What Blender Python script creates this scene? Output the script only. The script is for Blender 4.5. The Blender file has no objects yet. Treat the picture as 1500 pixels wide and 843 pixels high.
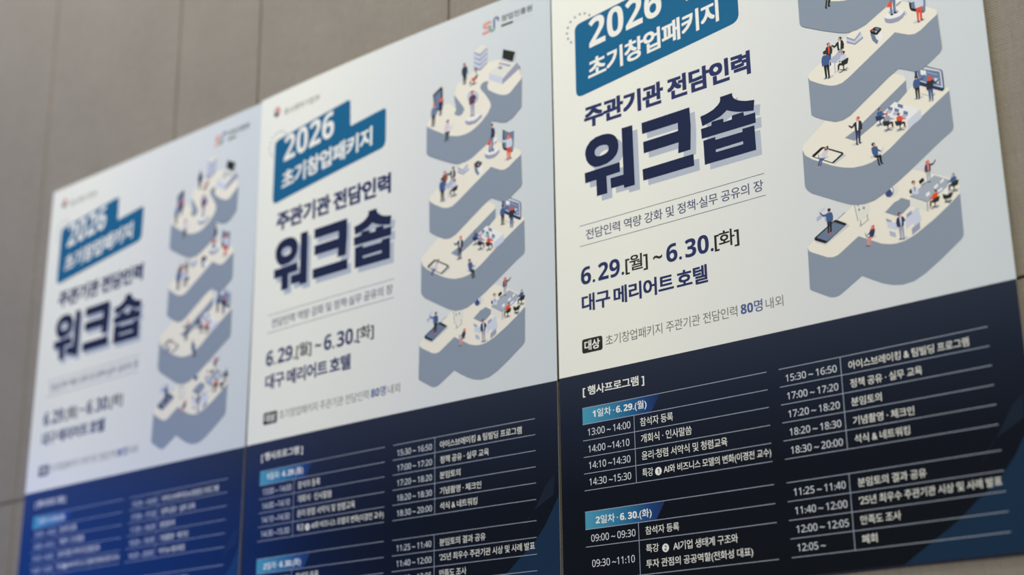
import bpy, bmesh, math, json
from mathutils import Vector, Matrix
from mathutils.geometry import tessellate_polygon

# ------------------------------------------------------------------ camera, world, lamps, exposure
W = 0.594            # width of one poster (metres); posters hang in a row on a fabric wall
Z0 = 1.60            # height above the floor of the line where cream paper meets the dark schedule band
SC = bpy.context.scene
COL = SC.collection
SC.view_settings.view_transform = 'Standard'
SC.view_settings.look = 'None'
SC.view_settings.exposure = 0.0
SC.view_settings.gamma = 1.0
SC.view_settings.use_curve_mapping = False
try:
    SC.cycles.use_denoising = True
    SC.cycles.max_bounces = 6
except Exception:
    pass

cam = bpy.data.cameras.new('camera')
cam.sensor_width = 36.0
cam.lens = 36.0 * 2241.87 / 1500.0
cam.clip_start = 0.05
cam_ob = bpy.data.objects.new('camera', cam)
COL.objects.link(cam_ob)
right, down, fwd = (0.7612, 0.0126, 0.6484), (-0.2112, 0.9501, 0.2294), (-0.6132, -0.3116, 0.7259)
def wv(a): return Vector((a[0], a[2], -a[1]))
r_, d_, f_ = wv(right), wv(down), wv(fwd)
m = Matrix((r_, -d_, -f_)).transposed().to_4x4()
m.translation = Vector((1.9515378 * W, -2.46582845 * W, Z0 - 0.82436867 * W))
cam_ob.matrix_world = m
cam.dof.use_dof = True
cam.dof.focus_distance = 3.08 * W
cam.dof.aperture_fstop = 2.25
SC.camera = cam_ob

world = bpy.data.worlds.new('room_light')
SC.world = world
world.use_nodes = True
bg = world.node_tree.nodes['Background']
bg.inputs['Color'].default_value = (1.0, 0.95, 0.86, 1)
bg.inputs['Strength'].default_value = 0.06

def area(name, loc, target, sx, sy, power, colour):
    l = bpy.data.lights.new(name, 'AREA')
    l.shape = 'RECTANGLE'; l.size = sx; l.size_y = sy
    l.energy = power; l.color = colour
    o = bpy.data.objects.new(name, l)
    COL.objects.link(o)
    o.location = loc
    o.rotation_euler = (Vector(target) - Vector(loc)).to_track_quat('-Z', 'Y').to_euler()
    return o
area('cool_ceiling_lamp', (-1.0, -1.0, 4.4), (-0.6, 0.0, 1.5), 2.6, 0.7, 92, (0.95, 0.965, 0.98))
area('warm_ceiling_lamp', (2.4, -3.0, 3.4), (0.0, 0.0, 1.6), 2.4, 1.6, 100, (1.0, 0.96, 0.83))
area('stage_screen', (-4.6, -2.2, 1.3), (-1.0, 0.0, 1.5), 1.9, 2.4, 33, (0.0, 0.15, 1.0))
area('added_blue_fill', (-3.5, -1.3, 0.5), (-1.3, 0.0, 1.4), 0.8, 0.5, 22, (0.16, 0.32, 1.0))  # unseen blue fill, added to tint the far-left poster and lower-left wall

# ------------------------------------------------------------------ materials
def lin(c):
    c /= 255.0
    return c / 12.92 if c <= 0.04045 else ((c + 0.055) / 1.055) ** 2.4
LIGHT = 0.77         # brightness of a white card on this wall: printed colours are given as seen on it
def rgb(c, k=1.0): return tuple(min(1.0, lin(x) / LIGHT * k) for x in c) + (1,)
MATS = {}
def principled(name, rough=0.24, spec=0.5):
    m = bpy.data.materials.new(name); m.use_nodes = True
    b = m.node_tree.nodes['Principled BSDF']
    b.inputs['Roughness'].default_value = rough
    b.inputs['Specular IOR Level'].default_value = spec
    return m, m.node_tree, b
INK = dict(slate=(134,145,158), cream=(226,221,204), ink=(36,40,40), ink2=(50,52,60), inkg=(44,48,40), navy=(48,58,88), navy2=(62,74,120), blue=(66,92,136),
    red=(214,82,56), orange=(216,84,40), wine=(92,66,84), skin=(206,152,132), pink=(208,140,130), pinkl=(206,196,204), hair=(66,50,46), hairr=(150,74,56),
    white=(226,226,222), board=(216,216,204), grey=(142,146,142), shade=(196,198,196), lav=(170,176,194), lavl=(196,202,214), lavd=(150,152,170), steel=(160,168,178),
    steeld=(124,132,142), slate2=(104,122,150), screen=(104,120,142), headline=(34,42,70), headshade=(172,180,190), title=(46,54,94), dark=(46,46,40), soft=(84,88,116),
    thin=(112,110,104), banner=(28,96,134), bannertext=(236,228,216), tabletext=(226,226,214), timetext=(204,208,210), rule=(150,158,168), dots=(150,150,158),
    logored=(206,150,140), logogreen=(120,156,146), logonavy=(110,122,148), logogrey=(84,90,84), emblemred=(196,124,112), emblemblue=(70,82,80), minister=(116,118,108), pale=(190,196,210),
    facet=(24,46,68), facet2=(25,35,48), bead=(236,232,220), beadtext=(34,40,58))
def ink(n):
    if n not in MATS:
        m, nt, b = principled('ink_' + n)
        b.inputs['Base Color'].default_value = rgb(INK[n])
        MATS[n] = m
    return MATS[n]
def ramp_mat(name, stops, axis='X', rough=0.24):
    """printed colour ramp running across (X) or down (Z) the printed area"""
    m, nt, b = principled(name, rough)
    tc = nt.nodes.new('ShaderNodeTexCoord'); sp = nt.nodes.new('ShaderNodeSeparateXYZ'); r = nt.nodes.new('ShaderNodeValToRGB')
    nt.links.new(tc.outputs['Generated'], sp.inputs[0]); nt.links.new(sp.outputs[axis], r.inputs[0]); nt.links.new(r.outputs[0], b.inputs['Base Color'])
    e = r.color_ramp.elements
    while len(e) < len(stops): e.new(0.5)
    for el, (p, c) in zip(e, stops): el.position = p; el.color = rgb(c)
    return m, nt, b, r
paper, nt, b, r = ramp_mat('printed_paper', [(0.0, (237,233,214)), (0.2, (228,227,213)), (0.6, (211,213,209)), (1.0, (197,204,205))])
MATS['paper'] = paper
MATS['panel'] = ramp_mat('printed_dark_band', [(0.0, (12,17,22)), (0.45, (14,19,28)), (0.75, (26,33,48)), (1.0, (41,47,62))], 'Z')[0]
MATS['tab'] = ramp_mat('printed_teal_tab', [(0.0, (72,148,172)), (0.5, (44,108,144)), (0.8, (30,66,118)), (1.0, (30,46,84))])[0]

def fabric():
    m, nt, b = principled('woven_wall_fabric', 0.9, 0.15)
    N = nt.nodes.new; L = nt.links.new
    tc = N('ShaderNodeTexCoord')
    def mapped(scale, rot=0):
        mp = N('ShaderNodeMapping'); mp.inputs['Scale'].default_value = scale; mp.inputs['Rotation'].default_value = (0, rot, 0)
        L(tc.outputs['Object'], mp.inputs[0]); return mp.outputs[0]
    tw = N('ShaderNodeTexWave'); tw.inputs['Scale'].default_value = 118; tw.inputs['Distortion'].default_value = 1.5; tw.inputs['Detail'].default_value = 2; tw.inputs['Detail Scale'].default_value = 3
    L(mapped((1, 1, 1), math.radians(52)), tw.inputs['Vector'])
    warp = N('ShaderNodeTexNoise'); warp.inputs['Scale'].default_value = 1; warp.inputs['Detail'].default_value = 3
    L(mapped((900, 900, 60)), warp.inputs['Vector'])
    weft = N('ShaderNodeTexNoise'); weft.inputs['Scale'].default_value = 1; weft.inputs['Detail'].default_value = 3
    L(mapped((26, 26, 420)), weft.inputs['Vector'])
    blot = N('ShaderNodeTexNoise'); blot.inputs['Scale'].default_value = 7; blot.inputs['Detail'].default_value = 4
    L(tc.outputs['Object'], blot.inputs['Vector'])
    def math_(op, a, bb):
        n = N('ShaderNodeMath'); n.operation = op
        for i, x in enumerate((a, bb)):
            if isinstance(x, (int, float)): n.inputs[i].default_value = x
            else: L(x, n.inputs[i])
        return n.outputs[0]
    s = math_('ADD', math_('MULTIPLY', tw.outputs[1], 0.40), math_('MULTIPLY', warp.outputs[0], 0.30))
    s = math_('ADD', s, math_('MULTIPLY', weft.outputs[0], 0.20))
    s = math_('ADD', s, math_('MULTIPLY', blot.outputs[0], 0.14))
    r = N('ShaderNodeValToRGB'); L(s, r.inputs[0])
    r.color_ramp.elements[0].position = 0.28; r.color_ramp.elements[0].color = (0.19, 0.168, 0.135, 1)
    r.color_ramp.elements[1].position = 0.76; r.color_ramp.elements[1].color = (0.40, 0.354, 0.285, 1)
    L(r.outputs[0], b.inputs['Base Color'])
    bp = N('ShaderNodeBump'); bp.inputs['Strength'].default_value = 0.25; bp.inputs['Distance'].default_value = 0.0008
    L(s, bp.inputs['Height']); L(bp.outputs[0], b.inputs['Normal'])
    return m
MATS['fabric'] = fabric()
gm, _, gb = principled('groove_backing', 0.9, 0.1); gb.inputs['Base Color'].default_value = (0.10, 0.088, 0.045, 1); MATS['groove'] = gm

# ------------------------------------------------------------------ the wall: padded fabric panels with open joints
WALL_Y = 0.0140 * W
def wall_back():
    bm = bmesh.new()
    xs = [-4.2, -2.0835, -1.417, -1.0515, -0.3365, 0.355, 1.95, 3.2]
    zs = [Z0 - 2.69 * W, Z0, Z0 + 1.95 * W]
    zs[1] = Z0 + 0.003 * W
    gv, gh = 0.0036, 0.0026
    def box(x0, x1, z0, z1, y0, y1, mi, bev):
        vs = [bm.verts.new((x, y, z)) for x in (x0, x1) for y in (y0, y1) for z in (z0, z1)]
        fs = [bm.faces.new([vs[i] for i in q]) for q in ((0,1,5,4),(2,6,7,3),(0,2,3,1),(4,5,7,6),(0,4,6,2),(1,3,7,5))]
        for f in fs: f.material_index = mi
        if bev:
            es = [e for e in {e for f in fs for e in f.edges} if all(abs(v.co.y - y0) < 1e-6 for v in e.verts)]
            bmesh.ops.bevel(bm, geom=es, offset=bev, segments=3, affect='EDGES', profile=0.5)
    for i in range(len(xs) - 1):
        for j in range(2):
            box(xs[i] * W + gv / 2, xs[i+1] * W - gv / 2, zs[j] + gh / 2, zs[j+1] - gh / 2, WALL_Y, WALL_Y + 0.02, 0, 0.0016)
    box(xs[0] * W, xs[-1] * W, zs[0], zs[2], WALL_Y + 0.0075, WALL_Y + 0.08, 1, 0)
    bmesh.ops.recalc_face_normals(bm, faces=bm.faces)
    me = bpy.data.meshes.new('wall_back'); bm.to_mesh(me); bm.free()
    me.materials.append(MATS['fabric']); me.materials.append(MATS['groove'])
    o = bpy.data.objects.new('wall_back', me); COL.objects.link(o)
    o['kind'] = 'structure'
    o['label'] = 'beige woven fabric wall with narrow panel joints behind the posters'
    o['category'] = 'wall'
wall_back()

# ------------------------------------------------------------------ flat printed artwork in poster coordinates
# u runs 0..1 across a poster, v runs down from its top edge in the same unit; h is the height above the sheet in metres
VN, VB = 0.9511, 1.4153
STEP = 1e-5
class Flat:
    """collects printed shapes of one part as (verts (u,v,h), faces, materials)"""
    def __init__(s, name, h): s.name = name; s.v = []; s.f = []; s.m = []; s.mats = []; s.h = h; s.subs = []
    def mi(s, c):
        if c not in s.mats: s.mats.append(c)
        return s.mats.index(c)
    def poly(s, c, loops, dh=0.0):
        tri = tessellate_polygon([[Vector((x, -y, 0)) for x, y in l] for l in loops])
        base = len(s.v)
        for l in loops: s.v += [(x, y, s.h + dh) for x, y in l]
        k = s.mi(c)
        flat = [p for l in loops for p in l]
        for t in tri:
            a, b_, c_ = (flat[i] for i in t)
            area2 = (b_[0]-a[0]) * (c_[1]-a[1]) - (b_[1]-a[1]) * (c_[0]-a[0])
            if abs(area2) < 1e-12: continue
            t = tuple(t) if area2 < 0 else tuple(reversed(t))
            s.f.append(tuple(base + i for i in t)); s.m.append(k)
        return s
    def rect(s, c, u0, v0, u1, v1, dh=0.0): return s.poly(c, [[(u0, v0), (u1, v0), (u1, v1), (u0, v1)]], dh)
    def disc(s, c, u, v, ru, rv=None, dh=0.0, n=24, a0=0, a1=360):
        rv = rv or ru
        return s.poly(c, [[(u + ru * math.cos(math.radians(a0 + (a1-a0) * i / n)), v + rv * math.sin(math.radians(a0 + (a1-a0) * i / n))) for i in range(n if a1 - a0 == 360 else n + 1)]], dh)
    def stroke(s, c, pts, w, dh=0.0):
        """a pen line of width w through pts"""
        L, R = [], []
        for i, (x, y) in enumerate(pts):
            x0, y0 = pts[max(i-1, 0)]; x1, y1 = pts[min(i+1, len(pts)-1)]
            d = math.hypot(x1-x0, y1-y0) or 1; nx, ny = -(y1-y0) / d * w / 2, (x1-x0) / d * w / 2
            L.append((x+nx, y+ny)); R.append((x-nx, y-ny))
        for i in range(len(pts) - 1): s.poly(c, [[L[i], L[i+1], R[i+1], R[i]]], dh)
        return s
    def sub(s, name, h): f = Flat(name, h); s.subs.append(f); return f
    def text(s, c, body, u0, v0, u1, v1, bold=0.0, skew=0.0, dh=0.0, track=1.0, gap=1.0):
        """lettering whose inked outline fills the box u0..u1, v0 (top)..v1 (bottom)"""
        V, F = glyphs(body, bold, track, gap)
        xs = [p[0] for p in V]; ys = [p[1] for p in V]
        ax, bx, ay, by = min(xs), max(xs), min(ys), max(ys)
        base = len(s.v); k = s.mi(c)
        for x, y, lift in V:
            u = u0 + (x - ax) / (bx - ax) * (u1 - u0); v = v1 - (y - ay) / (by - ay) * (v1 - v0)
            s.v.append((u, v + skew * (u - u0), s.h + dh + lift))
        for f in F: s.f.append(tuple(base + i for i in f)); s.m.append(k)
        return s
GL = {}
def glyphs(body, bold, track=1.0, gap=1.0):
    key = (body, bold, track, gap)
    if key not in GL:
        cu = bpy.data.curves.new('lettering', 'FONT'); cu.body = body; cu.resolution_u = 4; cu.space_character = track; cu.space_word = gap
        o = bpy.data.objects.new('lettering', cu); COL.objects.link(o)
        dg = bpy.context.evaluated_depsgraph_get(); dg.update()
        me = bpy.data.meshes.new_from_object(o.evaluated_get(dg))
        V = [(v.co.x, v.co.y, 0.0) for v in me.vertices]; F = []
        for p in me.polygons:
            q = list(p.vertices)
            a, b_, c_ = (V[i] for i in q[:3])
            if (b_[0]-a[0]) * (c_[1]-a[1]) - (b_[1]-a[1]) * (c_[0]-a[0]) < 0: q.reverse()
            F.append(q)
        if bold:                                       # heavier weight: the outline swept round a small square
            V0, F0, V, F = V, F, [], []
            for k, (dx, dy) in enumerate(((1, 1), (1, -1), (-1, -1), (-1, 1), (1, 0), (-1, 0), (0, 1), (0, -1))):
                b0 = len(V)
                V += [(x + bold * dx, y + bold * dy * 0.85, k * 2e-6) for x, y, _ in V0]
                F += [[b0 + i for i in f] for f in F0]
        COL.objects.unlink(o); bpy.data.objects.remove(o); bpy.data.curves.remove(cu); bpy.data.meshes.remove(me)
        GL[key] = (V, F)
    return GL[key]

LIGHT_DIGITS = {ord('0') + i: 0x1D7E2 + i for i in range(10)}      # plain and heavy sans-serif numerals
HEAVY_DIGITS = {ord('0') + i: 0x1D7EC + i for i in range(10)}
def ld(t): return t.translate(LIGHT_DIGITS)
def hd(t): return t.translate(HEAVY_DIGITS)
def rounded(corners, n=6):
    """corners: (u, v, radius) -> outline with rounded corners"""
    out = []
    N = len(corners)
    for i, (x, y, r) in enumerate(corners):
        px, py, _ = corners[i-1]; qx, qy, _ = corners[(i+1) % N]
        a = Vector((px-x, py-y)).normalized(); b_ = Vector((qx-x, qy-y)).normalized()
        if r <= 0: out.append((x, y)); continue
        p0 = Vector((x, y)) + a * r; p1 = Vector((x, y)) + b_ * r
        for k in range(n + 1):
            t = k / n
            p = p0 * (1-t)**2 + Vector((x, y)) * 2*t*(1-t) + p1 * t*t
            out.append((p.x, p.y))
    return out

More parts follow.
